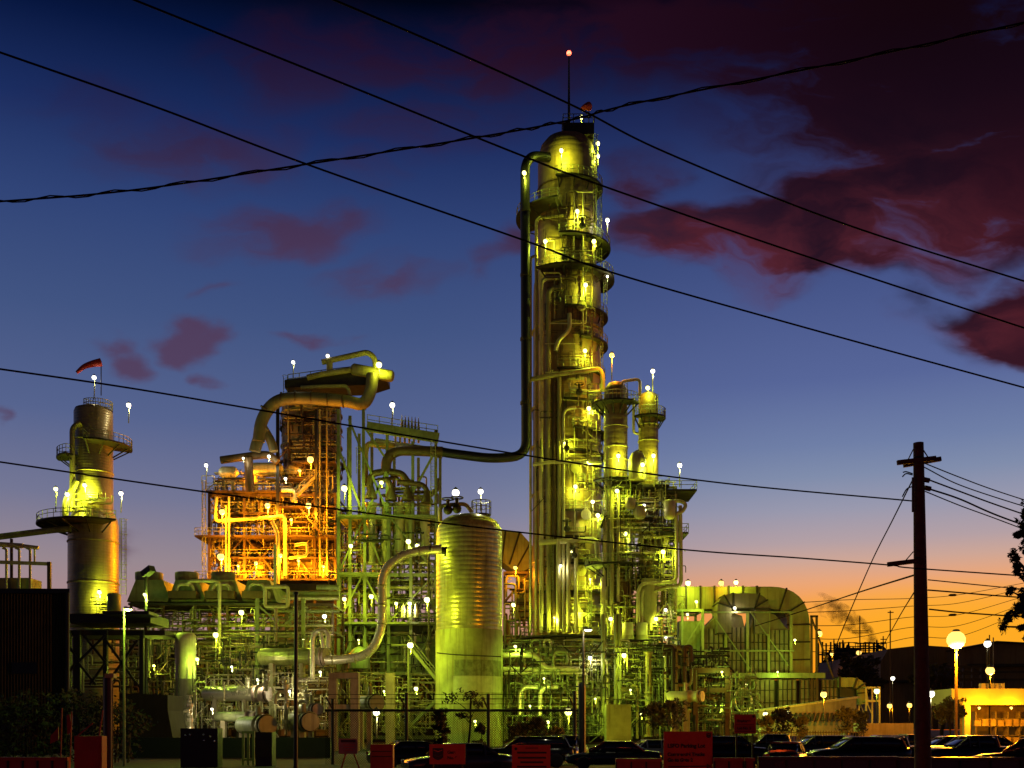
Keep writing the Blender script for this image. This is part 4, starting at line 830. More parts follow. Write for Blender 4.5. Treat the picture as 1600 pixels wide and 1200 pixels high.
# ------------------------------------------------------------------ lamps
LIGHT = dict(Y=(.76, .95, .05), y=(.76, .95, .05), g=(.60, 1, .09), o=(1, .34, .006), w=(1, .95, .62), r=(1, .05, .02))
BULB = dict(Y='bulb_yellow', y='bulb_yellow', g='bulb_yellow', o='bulb_orange', w='bulb_white', r='bulb_red')
HEADS = {}; GAIN = dict(Y=2.7, y=1.3, g=1.25, o=3.4, w=1.0, r=1)
def lamp(px, py, D, kind, label, pole=14, power=420, size=.32, group='floodlights on the plant', name='floodlight', lit=True, cat='lamp', m='railing', off=None):
    p = pt(px, py, D); q = pt(px, py+pole, D)
    t = thing(name, label, cat, tuple(q), group)
    MB().path([q, p+Vector((0, .25, size*.4))], .075 if size < .6 else .12, 6).build('pole', m, t)
    key = (kind, size)
    if key not in HEADS:
        z = Vector((0, 0, 0)); k = size
        hd = MB().lathe(z, [(k*.2, k*1.35), (k*.3, k*1.15), (k*.62, k*.9), (k*.7, k*.66), (k*.6, k*.64)], 14); hd.path([z+Vector((0, .3, k*.9)), z+Vector((0, 0, k*1.0))], .05, 5)
        bl = MB().ball(z, k*.86, 14)
        HEADS[key] = (hd.build('lamp_head', 'lampbody', t, z), bl.build('bulb', BULB[kind], t, z))
        for o in HEADS[key]: o.parent = t; o.location = p-q
    else:
        for s_ in HEADS[key]:
            o = s_.copy(); C.objects.link(o); o.parent = t; o.location = p-q
    if lit and power:
        l = bpy.data.lights.new('lamp_light', 'POINT'); l.energy = power*GAIN[kind]; l.color = LIGHT[kind]; l.shadow_soft_size = .12
        o = bpy.data.objects.new('lamp_light', l); C.objects.link(o); o.parent = t; o.location = p-q+Vector(off or (.26, .1, -size-.25))
    return t
W = 'wall floodlight'
LAMPS = [
 (877, 235, 150.5, 'Y', 'floodlight before the dome of the tallest column', 34), (908, 183, 156, 'y', 'small lamp on the roof rail of the tallest column, next to its mast', 16, 120), (934, 224, 155, 'y', 'upper of two stacked lamps beside the dome of the tallest column', 18),
 (934, 244, 155, 'y', 'lower of two stacked lamps beside the dome of the tallest column', 18), (819, 270, 148.6, 'y', 'lamp beside the black overhead pipe on the side balcony under the dome', 30), (902, 330, 150.5, 'Y', 'lamp over the second balcony below the tallest dome', 26),
 (949, 344, 154, 'w', 'lamp on a post at the outer end of the second balcony below the dome', 24), (852, 377, 150.5, 'Y', 'lamp over the pipe side of the long third balcony of the tallest column', 26), (928, 377, 150.5, 'Y', 'lamp over the ladder side of the long third balcony of the tallest column', 26),
 (915, 445, 149.9, 'Y', 'lamp over the fourth balcony of the tallest column', 26), (949, 432, 153, 'w', 'tiny white lamp under the outer end of the third balcony', 8, 60, .2), (914, 548, 149.9, 'Y', 'lamp above the balcony halfway up the tallest column', 24),
 (956, 555, 147, 'o', 'orange lamp on a post over the head of the slim domed column', 40, 500, .38), (1020, 580, 147, 'w', 'white lamp on a post over the cap of the shorter slim column', 32, 200, .34), (1012, 606, 146, 'y', 'lamp at the cap of the shorter slim column', 8, 300),
 (920, 638, 149.9, 'Y', 'lamp in the narrow gap between the tallest and the slim domed column', 24), (966, 712, 144.3, 'Y', 'lamp on the foot of the slim domed column shell above the wide deck', 26), (1021, 712, 145.6, 'Y', 'lamp before the shell of the shorter slim column above the wide deck', 26),
 (1004, 726, 142.4, 'y', 'lamp on the small drum between the slim columns', 20), (1062, 727, 146, 'w', 'white lamp on a post at the outer deck of the access tower', 34, 200, .36), (899, 760, 149.9, 'Y', 'lamp glowing on the pale shell low on the tallest column', 24, 400), (964, 767, 142.4, 'y', 'lamp under the wide deck of the access tower', 12),
 (926, 784, 148.4, 'w', 'white lamp on a short post by the lower ladder of the tallest column', 16, 160, .28), (934, 805, 149.9, 'Y', 'lamp over the valve balcony of the tallest column', 14), (1006, 790, 142, 'w', 'small lamp among the drums of the access tower', 8, 200, .26), (977, 834, 144.0, 'Y', 'lamp on the shell above the round balcony of the slim domed column', 18, 560),
 (1036, 862, 142.4, 'y', 'lamp by the drop pipes of the access tower above the low round balcony', 30, 560), (876, 884, 149.2, 'w', 'tiny lamp among the risers low on the tallest column', 6, 120, .22), (900, 953, 149.9, 'Y', 'lamp at the base of the risers of the tallest column', 30, 620), (954, 967, 142.2, 'y', 'lamp at the foot of the slim domed column', 16),
 (1025, 967, 142, 'y', 'lamp beside the two squat white drums at the foot of the access tower', 10, 360), (1040, 953, 144, 'w', 'upper of two small lamps before the green wall of the furnace hall', 6, 120, .24), (1040, 995, 144, 'w', 'lower of two small lamps before the green wall of the furnace hall', 6, 120, .24), (1039, 1024, 138, 'g', 'pale lamp on a tall cream post before the furnace hall', 36, 1500, .3),
 (975, 1024, 123, 'y', 'lamp by the pale vessel in the green pipe rack', 12, 300), (922, 1028, 124, 'w', 'hooded lamp in the green pipe rack beside the street lamp', 14, 160, .26), (888, 1112, 108, 'y', 'bright low floodlight behind the barbed fence, near the street lamp', 34, 620, .42), (856, 1128, 112, 'g', 'low lamp hidden among bushes behind the fence', 10, 240, .2),
 (805, 887, 157, 'o', 'orange lamp on the landing between drum tank and tallest column', 16, 360), (802, 945, 150, 'y', 'lamp beside the drum tank above the green rack', 20, 420), (805, 1010, 124, 'g', 'lamp low in the shade beside the tank skirt', 8, 260, .2),
 (147, 590, 150, 'w', 'lamp on the roof post of the squat grey column, under the windsock', 34, 160, .34), (201, 633, 150, 'w', 'lamp on a post over the side balcony of the squat grey column', 28, 220, .36), (87, 764, 146, 'y', 'lamp on a post at the outer end of the squat grey column ring deck', 36), (105, 772, 145.4, 'Y', 'lamp by the bypass pipe on the ring deck of the squat grey column', 30),
 (132, 758, 146.4, 'Y', 'lamp before the shell over the ring deck of the squat grey column', 44, 620), (189, 771, 146, 'w', 'lamp by the ladder head on the ring deck of the squat grey column', 30, 220), (155, 925, 145.7, 'Y', 'lamp at the foot of the squat grey column above the shed roof', 20, 560),
 (337, 992, 124, 'y', 'lamp on the cream riser under the air coolers', 40, 420, .36), (377, 957, 128, 'y', 'lamp under the middle of the air cooler deck', 20, 420, .36), (507, 963, 128, 'w', 'hooded white lamp above the U bend pipe loop', 10, 180, .3), (308, 1030, 114, 'g', 'lamp hidden behind the slim cream tank', 8, 420, .22), (282, 1135, 100, 'w', 'round white lamp at the foot of the cream tank', 16, 240, .34),
 (485, 718, 160, 'o', 'large orange lamp at the head of the stair on the orange lit structure', 20, 330, .55), (347, 800, 160.5, 'o', 'orange lamp at the outer corner of the middle deck', 30, 1300, .5), (418, 790, 161.5, 'o', 'orange lamp over the reactor tubes', 20, 1300, .46), (482, 790, 160.5, 'o', 'orange lamp at the foot of the upper stair', 26, 1400, .5),
 (345, 870, 160.5, 'o', 'orange lamp at the outer corner of the lowest deck', 30, 1700, .6), (438, 868, 160.5, 'o', 'orange lamp behind the black post on the lowest deck', 30, 1000, .36), (400, 880, 162, 'o', 'orange lamp beside the drums on the lowest deck', 20, 1100, .3), (505, 885, 162.5, 'o', 'orange lamp near the vessel foot on the lowest deck', 18, 1200, .24),
 (372, 884, 162.4, 'o', 'orange fill lamp added between the corner lamp and the drums of the lowest deck', 14, 900, .22), (466, 876, 162.4, 'o', 'orange fill lamp added beside the looped pipe on the lowest deck', 14, 900, .24), (388, 742, 166.5, 'o', 'orange fill lamp added under the cream drums on the top deck', 10, 420, .22), (455, 812, 162, 'o', 'orange fill lamp added in the gap under the stair landing', 10, 800, .24),  # small orange lamps on this row added to brighten the decks inside
 (420, 713, 160, 'w', 'small white lamp under the Y shaped duct', 8, 200, .26), (446, 748, 160, 'w', 'small white lamp on the stair deck', 8, 200, .26), (380, 716, 160, 'w', 'tiny white lamp on the dark header pipe', 6, 100, .2), (468, 735, 165, 'o', 'orange lamp among the drums behind the stair', 14, 160, .3),
 (458, 566, 163, 'w', 'small white lamp on a post at the tip of the wedge platform', 24, 80, .3), (512, 556, 161.4, 'w', 'white lamp on the upper pipe nozzle of the brown vessel', 8, 80, .3), (592, 570, 159.5, 'y', 'brilliant lamp on the drum over the wedge platform', 14, 500, .5), (613, 633, 151, 'w', 'star white lamp on a post over the green steel frame roof', 36, 160, .42), (322, 727, 164, 'w', 'small white lamp on a post at the edge of the top orange deck', 38, 120, .32),
 (538, 763, 147.6, 'y', 'brilliant lamp inside the double posts of the green steel frame', 24, 500, .46), (548, 853, 147.2, 'y', 'lamp on a green brace of the steel frame', 14, 420), (638, 846, 121.6, 'y', 'lamp under the cone topped exchangers, before the silver pipe', 12, 620), (652, 853, 122.5, 'y', 'smaller lamp next to the end of the silver pipe', 6, 420, .28),
 (538, 936, 147, 'y', 'lamp inside the lower bay of the green steel frame, beside its double post', 16, 460), (580, 932, 147, 'y', 'lamp in the lower bay of the steel frame before the silver pipe', 16, 460, .36), (619, 943, 146.8, 'y', 'first lamp past the silver pipe over the filter pots', 10, 360, .26), (640, 943, 146.8, 'w', 'lamp directly over the filter pots', 8, 360, .28),
 (667, 937, 119, 'y', 'lamp on the conduit beside the drum tank', 20, 760, .36), (882, 692, 149.9, 'Y', 'tiny fill lamp added under the crossover pipe in the middle of the tallest column', 6, 300, .16), (918, 722, 149.7, 'Y', 'tiny fill lamp added by the ladder below the middle of the tallest column', 6, 300, .16), (893, 862, 149.3, 'Y', 'tiny fill lamp added among the valves under the valve balcony', 6, 300, .16), (922, 905, 149.5, 'Y', 'tiny fill lamp added over the second lowest ring deck of the tallest column', 8, 400, .16), (866, 965, 149.3, 'Y', 'tiny fill lamp added between the risers above the lowest ring deck', 8, 300, .16), (1166, 1070, 138, 'g', 'tiny fill lamp added between the round pipe loop and the ribbed boxes', 8, 700, .18),  # tiny lamps on this row added to brighten the column and furnace hall
 (850, 1060, 121.5, 'g', 'tiny fill lamp added over the twin bent pipes of the green rack', 8, 260, .14), (930, 1092, 121, 'y', 'tiny fill lamp added behind the thick black pipe post', 8, 300, .14), (828, 1103, 121, 'g', 'tiny fill lamp added under the first bent pipe of the green rack', 8, 300, .14), (985, 1078, 120, 'g', 'tiny fill lamp added beside the pale plinth of the green rack', 8, 300, .14), (1002, 1116, 119, 'y', 'tiny fill lamp added at the foot of the risers over the olive bush', 8, 260, .14),  # whole row added as fill light for the green rack
 (362, 1042, 119, 'w', 'tiny fill lamp added under the rack between cream riser and cream tank', 8, 260, .15), (452, 1080, 112, 'w', 'tiny fill lamp added above the pale upright valve stack', 8, 300, .15), (402, 1062, 110, 'w', 'tiny fill lamp added on the valve cluster over the wide pink end', 8, 220, .15), (500, 1050, 116, 'w', 'tiny fill lamp added between U bend loop and concrete portal', 8, 260, .15), (331, 1108, 106, 'w', 'tiny fill lamp added over the gauge cabinet', 8, 240, .15), (240, 1040, 122, 'y', 'tiny fill lamp added in the dim bay under the plain green cooler', 8, 300, .15), (474, 1000, 122, 'y', 'tiny fill lamp added behind the thin black pole', 8, 300, .15),  # whole row added as fill light for the low pipework
 (600, 1080, 132, 'g', 'tiny fill lamp added at the bare concrete pier', 8, 320, .15), (560, 1000, 145, 'g', 'tiny fill lamp added over the green domed drum in the steel frame', 8, 360, .15), (1128, 1050, 120, 'g', 'tiny fill lamp added on the dark portal corner', 8, 260, .15), (1215, 1050, 147, 'g', 'tiny fill lamp added on the sill beam of the furnace hall', 8, 300, .15),  # row of added fill lights for frame foot, portal and furnace hall
 (742, 1127, 106, 'y', 'tiny fill lamp added low behind the crooked sapling at the tank foot', 10, 420, .16), (641, 1008, 122, 'y', 'lamp over the green stair beside the drum tank', 16, 620, .4), (596, 754, 146, 'g', 'pale green lamp under the cone heads', 8, 320, .3), (712, 770, 130, 'w', 'brilliant white lamp beside the pipe on the drum tank roof', 32, 200, .5), (751, 768, 126, 'w', 'white lamp on a post at the rail of the drum tank roof', 30, 200, .36),  # the tiny lamp by the sapling is added to light the tank
 (588, 1113, 96, 'w', 'white hooded lamp low behind the fence near the concrete pier', 40, 160, .34), (650, 1076, 118, 'g', 'lamp low under the green stair', 10, 360, .26),
 (1075, 911, 153.2, 'y', 'amber lamp at the end of the flue duct nearest the access tower', 6, 330, .42), (1127, 911, 153.2, 'o', 'orange lamp rising above the arched brown duct', 8, 60, .42), (1150, 910, 153.2, 'y', 'yellow lamp on the flue duct over the middle hoppers', 8, 300, .36), (1088, 940, 150.8, 'y', 'lamp washing the flat yellow flank of the flue duct', 10, 300, .24), (1148, 950, 150, 'w', 'small white lamp in the mouth of the arched brown duct', 6, 120, .24),
 (1074, 960, 148.6, 'g', 'lamp under the green corner of the furnace hall', 8, 420, .22), (1120, 1100, 126, 'g', 'lamp in the dark portal beside the furnace hall', 10, 300, .2), (1196, 1116, 126, 'g', 'bright low lamp behind the bushes below the furnace hall', 14, 460, .34), (1231, 1114, 127, 'g', 'second low lamp among the bushes below the furnace hall', 14, 360, .3), (1242, 1000, 146, 'g', 'lamp by the tall vertical flue of the furnace hall', 8, 300, .2),
]
for a in LAMPS:
    px, py, D, k, lab, pole = a[:6]
    lamp(px, py, D, k, lab, pole, (a[6] if len(a) > 6 else 460)*1.0, a[7] if len(a) > 7 else .32)
t = thing('beacon', 'small red beacon on the tip of the tall mast', 'lamp', tuple(pt(889, 86, 156))); MB().ball(pt(889, 83, 156), .34, 10).build('lens', 'bulb_red', t); MB().lathe(pt(889, 86, 156), [(.25, 0), (.25, .18)], 10).build('base', 'dark', t)
for a in [
 (1280, 990, 170, 'o', 'orange lamp at the tall flue of the furnace hall against the sunset', 70, 500, .55), (1287, 1085, 124, 'o', 'orange lamp on a slim post before the ribbed boxes', 45, 500, .42), (1342, 1020, 300, 'o', 'small orange lamp among the far refinery silhouettes', 50, 300, .8), (1370, 1080, 140, 'y', 'yellow lamp beside the hooked blower duct', 60, 300, .42),
 (1395, 1060, 190, 'w', 'small white lamp on a tall post before the dark warehouse', 85, 160, .42), (1390, 1103, 190, 'o', 'low orange lamp left of the wooden utility pole, the farther of two', 36, 260, .5), (1421, 1102, 190, 'o', 'low orange lamp just left of the wooden utility pole', 36, 260, .5), (1455, 1084, 118, 'w', 'white lamp just right of the wooden utility pole above the lit bush', 50, 300, .42),
 (1547, 1048, 132, 'o', 'orange star lamp over the roof boxes of the yellow canopy', 28, 1900, .6), (1543, 1006, 150, 'w', 'hooded white street lamp in front of the far warehouse', 60, 120, .55), (1300, 1022, 300, 'o', 'tiny orange lamp low in the far refinery', 30, 160, .6)]:
    lamp(*a[:6], power=a[6], size=a[7], group='street and yard lamps by the sunset', name='yard_lamp', m='dark')
t = thing('street_lamp', 'huge sodium street lamp blazing over the yellow canopy', 'street lamp', tuple(pt(1494, 1222, 74)))
MB().path([pt(1494, 1222, 74), pt(1494, 1010, 74)], .13, 10, True, .085).build('pole', 'brown', t)
q = pt(1494, 1000, 74); k = ln(1, 74)
MB().lathe(q, [(.02, 17*k), (4*k, 16.5*k), (6*k, 14*k), (6*k, 12*k)], 24).build('lamp_head', 'canopy', t)
MB().lathe(q, [(.02, -14*k), (6*k, -12.8*k), (11*k, -9*k), (14*k, -3*k), (14*k, 3*k), (11*k, 9*k), (6*k, 12.8*k), (.02, 14*k)], 24).build('bulb', 'bulb_sodium', t)
l = bpy.data.lights.new('lamp_light', 'POINT'); l.energy = 30000; l.color = LIGHT['o']; l.shadow_soft_size = .3
o = bpy.data.objects.new('lamp_light', l); C.objects.link(o); o.parent = t; o.location = q+Vector((0, -.3, -1.0))-ROOT[t.name]
# hidden fixtures under the canopy
for x in (1530, 1580): lamp(x, 1106, 141, 'o', 'ceiling lamp under the yellow canopy, %s' % ('by its corner post' if x < 1550 else 'over the shelves deep inside'), -3, 420, .2, 'canopy ceiling lamps', 'ceiling_lamp', m='dark')
def street_lamp(px, ptop, pbase, D, kind, lab, arm, power, double=False, m='dark'):
    t = thing('street_lamp', lab, 'street lamp', tuple(pt(px, pbase, D))); b0, tp = pt(px, pbase, D), pt(px, ptop, D)
    k = ln(1, D)
    MB().path([b0, tp], 2.6*k, 8, True, 1.5*k).build('pole', m, t)
    MB().path(bend([tp-Vector((0, 0, 2*k)), tp+Vector((0, -.1, 3*k)), tp+Vector((arm*.7*k, -.3, 3*k)), tp+Vector((arm*k, -.3, 0))], .4), 1.0*k, 6).build('arm', m, t)
    p = tp+Vector((arm*k, -.3, -1.2*k)); MB().lathe(p, [(7*k, 0), (6.4*k, 1.6*k), (3*k, 3.2*k), (.02, 3.6*k)], 16).build('lamp_head', 'lampbody', t)
    MB().lathe(p, [(.02, -2.4*k), (3.6*k, -1.9*k), (5.6*k, -.6*k), (6.2*k, -.05*k)], 16).build('bulb', BULB[kind], t)
    l = bpy.data.lights.new('lamp_light', 'POINT'); l.energy = power; l.color = LIGHT[kind]; l.shadow_soft_size = .1
    o = bpy.data.objects.new('lamp_light', l); C.objects.link(o); o.parent = t; o.location = p+Vector((0, -.25, -4.5*k))-ROOT[t.name]
street_lamp(911.5, 984, 1225, 56, 'w', 'black street lamp with a white lit hood standing before the fence', 7, 150)
street_lamp(194, 952, 1215, 60, 'g', 'pale green street lamp shining on its own pole, before the squat column', 10, 900, m='green')
t = thing('flood_pole', 'dark slim pole with an unlit square floodlight, between squat column and air coolers', 'pole', tuple(pt(228, 1168, 116)))
MB().path([pt(228, 1168, 116), pt(228, 896, 116)], .17, 8).build('pole', 'dark', t); MB().beam(pt(225, 898, 116), pt(238, 888, 115.4), .8, .65).build('flood_box', 'dark', t)
o = MB().path([pt(228, 931, 116), pt(224, 929, 115.8)], .07, 6).build('bracket', 'dark', t)
lamp(226, 929, 115.6, 'g', 'small pale lamp clamped halfway up the dark floodlight pole', 4, 1500, .2, None, 'bracket_lamp'); 
t = thing('black_pole', 'thin black pole standing in front of the U bend pipe loop', 'pole', tuple(pt(462, 1215, 55))); MB().path([pt(462, 1215, 55), pt(462.5, 929, 55)], .11, 10, True, .09).build('pole', 'black', t); MB().lathe(pt(462.5, 929, 55), [(.13, 0), (.13, .12), (.02, .16)], 10).build('cap', 'black', t)
t = thing('gate_post', 'thick black steel post with a pale cap beside the red panel', 'post', tuple(pt(169, 1222, 42))); MB().path([pt(169, 1222, 42), pt(169, 1058, 42)], .17, 12).build('post', 'black', t); MB().box(pt(173, 1056, 41.9), (.34, .34, .16)).build('cap', 'tan', t); MB().path([pt(176, 1222, 41.7), pt(176, 1064, 41.7)], .02, 5).build('conduit', 'brown', t)
t = thing('bollard_post', 'thick black pipe post directly behind the street lamp pole', 'post', tuple(pt(909.5, 1215, 58))); MB().path([pt(909.5, 1215, 58), pt(909.5, 1072, 58)], .185, 12).build('post', 'black', t); MB().ball(pt(909.5, 1072, 58), .185, 12).build('cap', 'black', t)

# ------------------------------------------------------------------ utility pole and wires
D = 30
t = thing('utility_pole', 'weathered wooden utility pole with twin crossarms and a low side arm', 'utility pole', tuple(pt(1442, 1255, D)))
MB().path([pt(1443, 1255, D), pt(1435, 692, D)], ln(13.5, D), 14, True, ln(7.8, D)).build('pole', 'wood', t)
MB().beam(pt(1402, 723, D-.22), pt(1462, 716, D-.22), .1, .12).build('crossarm', 'wood', t); MB().beam(pt(1412, 727, D+.22), pt(1470, 717, D+.22), .1, .12).build('crossarm', 'wood', t)
MB().beam(pt(1387, 882, D-.24), pt(1436, 876, D-.24), .1, .12).build('side_arm', 'wood', t)
for a in ((1427, 702, 1418, 720), (1442, 702, 1451, 716), (1427, 862, 1414, 877)): MB().beam(pt(*a[:2], D-.28), pt(*a[2:], D-.28), .025, .025).build('brace', 'dark', t)
for x, y in ((1450, 750), (1452, 763)): MB().path([pt(x-7, y-1, D), pt(x+2, y+1, D)], .07, 8).build('insulator', 'dark', t)
for p in (((1426, 740), (1416, 737), (1411, 738)), ((1426, 742), (1416, 740), (1410, 745)), ((1426, 760), (1417, 764), (1410, 776))): MB().path(catmull([pt(*q, D-.1) for q in p], 5), .018, 5).build('jumper_wire', 'wire', t)
MB().path([pt(1426.5, 800, D-.2), pt(1426.5, 746, D-.2)], .035, 6).build('conduit', 'dark', t)
def wire(pts, rpx, lab, d0, d1, tw=0, name='power_line', g='overhead lines'):
    n = len(pts); P = [pt(x, y, d0+(d1-d0)*i/(n-1)) for i, (x, y) in enumerate(pts)]; P = catmull(P, 12)
    b = MB().path(P, ln(rpx, (d0+d1)/2), 5)
    if tw:
        P2 = [p+Vector((0, 0, math.sin(i*1.3)*tw)) for i, p in enumerate(P)]; b.path(P2, ln(rpx*.7, (d0+d1)/2), 5)
    solo(name, b, 'wire', lab, 'cable', g)
wire([(-40, 68), (240, 166), (480, 257), (820, 376), (960, 427), (1280, 518), (1660, 622)], 1.55, 'lowest of three parallel cables, passing the tallest column at mid height', 26, 34)
wire([(180, -12), (520, 124), (815, 243), (940, 290), (1270, 404), (1660, 532)], 1.55, 'middle of three parallel cables, crossing under the dome of the tallest column', 28, 36)
wire([(480, -18), (700, 76), (895, 165), (1040, 238), (1320, 350), (1660, 458)], 1.55, 'highest of three parallel cables, crossing the thin mast', 30, 38)
wire([(-40, 318), (200, 298), (470, 258), (750, 214), (890, 188), (1000, 160), (1340, 92), (1660, 22)], 1.5, 'twisted bundle of cables rising across the sky against the other lines', 24, 24, .05)
wire([(-40, 571), (200, 606), (430, 645), (830, 713), (1130, 755), (1427, 783)], 1.4, 'cable from the utility pole passing above the drum tank and across the orange structure', 22, 30)
wire([(-40, 716), (330, 770), (560, 800), (780, 828), (1070, 859), (1250, 872), (1390, 883), (1430, 888), (1660, 904)], 1.25, 'cable hung from the low side arm, skimming the dome of the drum tank', 24, 30)
for i, (p, r, lab) in enumerate([
 ([(1440, 722), (1500, 746), (1560, 768), (1660, 800)], .9, 'top cable leaving the twin crossarms towards the leafy branches'), ([(1444, 730), (1500, 758), (1590, 788), (1660, 808)], .9, 'second cable leaving the utility pole below its twin crossarms'),
 ([(1452, 750), (1500, 768), (1560, 790), (1660, 824)], 1.2, 'pale doubled cable leaving the upper insulator'), ([(1452, 764), (1500, 780), (1560, 806), (1660, 842)], 1.4, 'thick cable leaving the lower insulator'), ([(1446, 768), (1500, 790), (1560, 812), (1660, 850)], .9, 'thin cable under the lower insulator'),
 ([(1450, 906), (1560, 917), (1660, 926)], .9, 'taut cable to the branches at the height of the side arm'), ([(1450, 922), (1500, 926), (1560, 931), (1660, 938)], 1.2, 'looped telephone cable right of the utility pole, the upper one'), ([(1452, 952), (1500, 957), (1570, 962), (1660, 968)], 1.2, 'looped telephone cable right of the utility pole, the lower one')]):
    wire(p, r, lab, D, 34)
wire([(1427, 748), (1395, 812), (1360, 882), (1314, 990), (1300, 1030)], .9, 'guy wire slanting steeply down from the pole top', 30, 44, name='guy_wire'); wire([(1430, 898), (1340, 926), (1262, 952), (1180, 978)], 1.0, 'cable running down from the pole to the flue duct', 30, 70); wire([(1428, 926), (1405, 964), (1376, 1016)], .8, 'short guy wire low on the utility pole', 30, 50, name='guy_wire')
for i, y in enumerate((937, 950, 968, 985, 1002)):
    wire([(1258, y+4+i*3), (1330, y+i*4), (1425, y-2-i), (1500, y-8), (1600, y-26-i*5)], .5, ['faint far wire level with the flue duct top', 'second faint far wire below the flue duct top', 'faint far wire through the smoke', 'faint far wire over the far refinery', 'lowest faint far wire over the warehouse roof'][i], 160, 240)
MB_ = MB
for y, lab in ((930, 'small splice box on the upper telephone cable'), (961, 'small splice box on the lower telephone cable')):
    solo('splice_box', MB().lathe(pt(1482, y, 31), [(.01, 0), (.035, .05), (.035, .19), (.01, .24)], 8, (1, 0, .03)), 'dark', lab, 'splice box')

# ------------------------------------------------------------------ shed, dark deck, hedge
t = thing('corrugated_shed', 'dark corrugated shed with a black vent, in front of the squat grey column', 'shed', tuple(pt(40, 1160, 92)))
D = 92; x0, x1 = pt(-60, 0, D).x, pt(106, 0, D).x; zt, zb = pt(0, 928, D).z, 0; n = 70; pr = []
for i in range(n+1): pr.append((x0+(x1-x0)*i/n, D-(.12 if i % 2 else 0)))
b = MB(); vs = [(x, y, z) for x, y in pr for z in (zb, zt)]; b.add(vs, [(2*i, 2*i+2, 2*i+3, 2*i+1) for i in range(n)]); b.build('wall', 'shed', t)
xr = pt(100, 0, D+9).x; b = MB(); b.add([(x, y, z) for z in (0, zt-.03) for x, y in ((x0, D+.02), (x1-.05, D+.02), (xr, D+9), (x0-2, D+9))], [(0, 3, 2, 1), (4, 5, 6, 7), (0, 1, 5, 4), (1, 2, 6, 5), (2, 3, 7, 6), (3, 0, 4, 7)]); b.build('core_wall', 'shed', t)
b = MB(); b.add([(x, y, z) for z in (zt+.01, zt+.4) for x, y in ((x0, D-.4), (x1+.3, D-.4), (xr+.3, D+9), (x0-2, D+9))], [(0, 3, 2, 1), (4, 5, 6, 7), (0, 1, 5, 4), (1, 2, 6, 5), (2, 3, 7, 6), (3, 0, 4, 7)]); b.build('roof', 'black', t)
MB().path([(x1+.12, D-.3, 0), (x1+.12, D-.3, zt)], .16, 8).build('downpipe', 'black', t)
o = MB().box((pt(40, 0, D).x, D-.16, pt(0, 1044, D).z), (ln(40, D), .1, ln(18, D))).build('vent', 'black', t)
t = thing('dark_deck', 'dark deck on cross braced legs between the shed and the floodlight pole', 'deck', tuple(pt(165, 1140, 112)))
D = 112
MB().box((pt(170, 0, D).x, D+3, pt(0, 966, D).z), (ln(130, D), 6, ln(14, D))).build('deck', 'black', t); MB().box((pt(215, 0, D).x, D-2, pt(0, 963, D).z), (ln(70, D), 3, ln(5, D))).build('gangway', 'black', t)
MB().box((pt(180, 0, D).x, D+3, pt(0, 988, D).z), (ln(150, D), 5, ln(8, D))).build('beam', 'dark', t)
for x in (108, 121, 165, 222): MB().box((pt(x, 0, D).x, D, pt(0, 985, D).z/2), (.7 if x == 121 else .4, .5, pt(0, 985, D).z)).build('leg', 'black', t)
for a in ((130, 992, 165, 1035), (165, 992, 122, 1035), (122, 1035, 150, 1070), (165, 1035, 140, 1070), (108, 1010, 121, 1030), (108, 1050, 121, 1030), (165, 1000, 215, 1070), (215, 1000, 170, 1065)): MB().beam(pt(*a[:2], D-.3), pt(*a[2:], D-.3), .22, .22).build('brace', 'black', t)
clutter(t, 110, 235, 960, 1075, D+7, 6, 30, 91, ['tan', 'brown', 'green'], .7, 2)
solo('green_container', MB().prism([(pt(x, 0, 84).x, pt(0, y, 84).z) for x, y in ((190, 1160), (190, 1083), (262, 1086), (262, 1110), (276, 1185), (190, 1185))], 84, 88), 'shed', 'dark green tapered hopper box behind the gate post', 'hopper')
solo('tarp_box', MB().box(pt(271, 1101, 98), (ln(20, 98), 1.6, ln(26, 98))), 'stock', 'orange lit box at the foot of the cream tank', 'box')
t = thing('control_cabinet', 'black cabinet with small glinting gauges in front of the cream tank', 'cabinet', tuple(pt(312, 1200, 58))); MB().box((pt(311, 0, 58).x, 58.5, pt(0, 1138, 58).z/2), (ln(58, 58), 1, pt(0, 1138, 58).z)).build('body', 'black', t)
b = MB()
for x, y in ((290, 1149), (297, 1148), (319, 1157), (329, 1151), (335, 1158), (318, 1148)): b.ball(pt(x, y, 57.9), .055, 8)
b.build('gauge', 'chrome', t)
t = thing('control_cabinet', 'black cabinet standing beside a low green gate, right of the gauge cabinet', 'cabinet', tuple(pt(412, 1200, 60))); MB().box((pt(412, 0, 60).x, 60.5, pt(0, 1144, 60).z/2), (ln(26, 60), 1, pt(0, 1144, 60).z)).build('body', 'black', t); MB().box((pt(412, 0, 60).x, 59.97, pt(0, 1170, 60).z), (ln(20, 60), .04, .9)).build('door', 'dark', t)
solo('ground_screen', MB().box((pt(352, 0, 78).x, 78, .72), (ln(330, 78), .3, 1.44)), 'black', 'low black screen added to darken the ground behind the two black cabinets', 'wall')  # black screen added to cover pale lit ground
t = thing('green_gate', 'low green gate leaf with three slots', 'gate', tuple(pt(388, 1200, 62)))
for x in (380, 388, 396): MB().box((pt(x, 0, 62).x, 62, .9), (.12, .12, 1.8)).build('bar', 'green', t)
MB().box((pt(388, 0, 62).x, 62, 1.85), (.72, .14, .12)).build('rail', 'green', t); MB().box((pt(388, 0, 62).x, 62, .3), (.72, .14, .12)).build('rail', 'green', t)
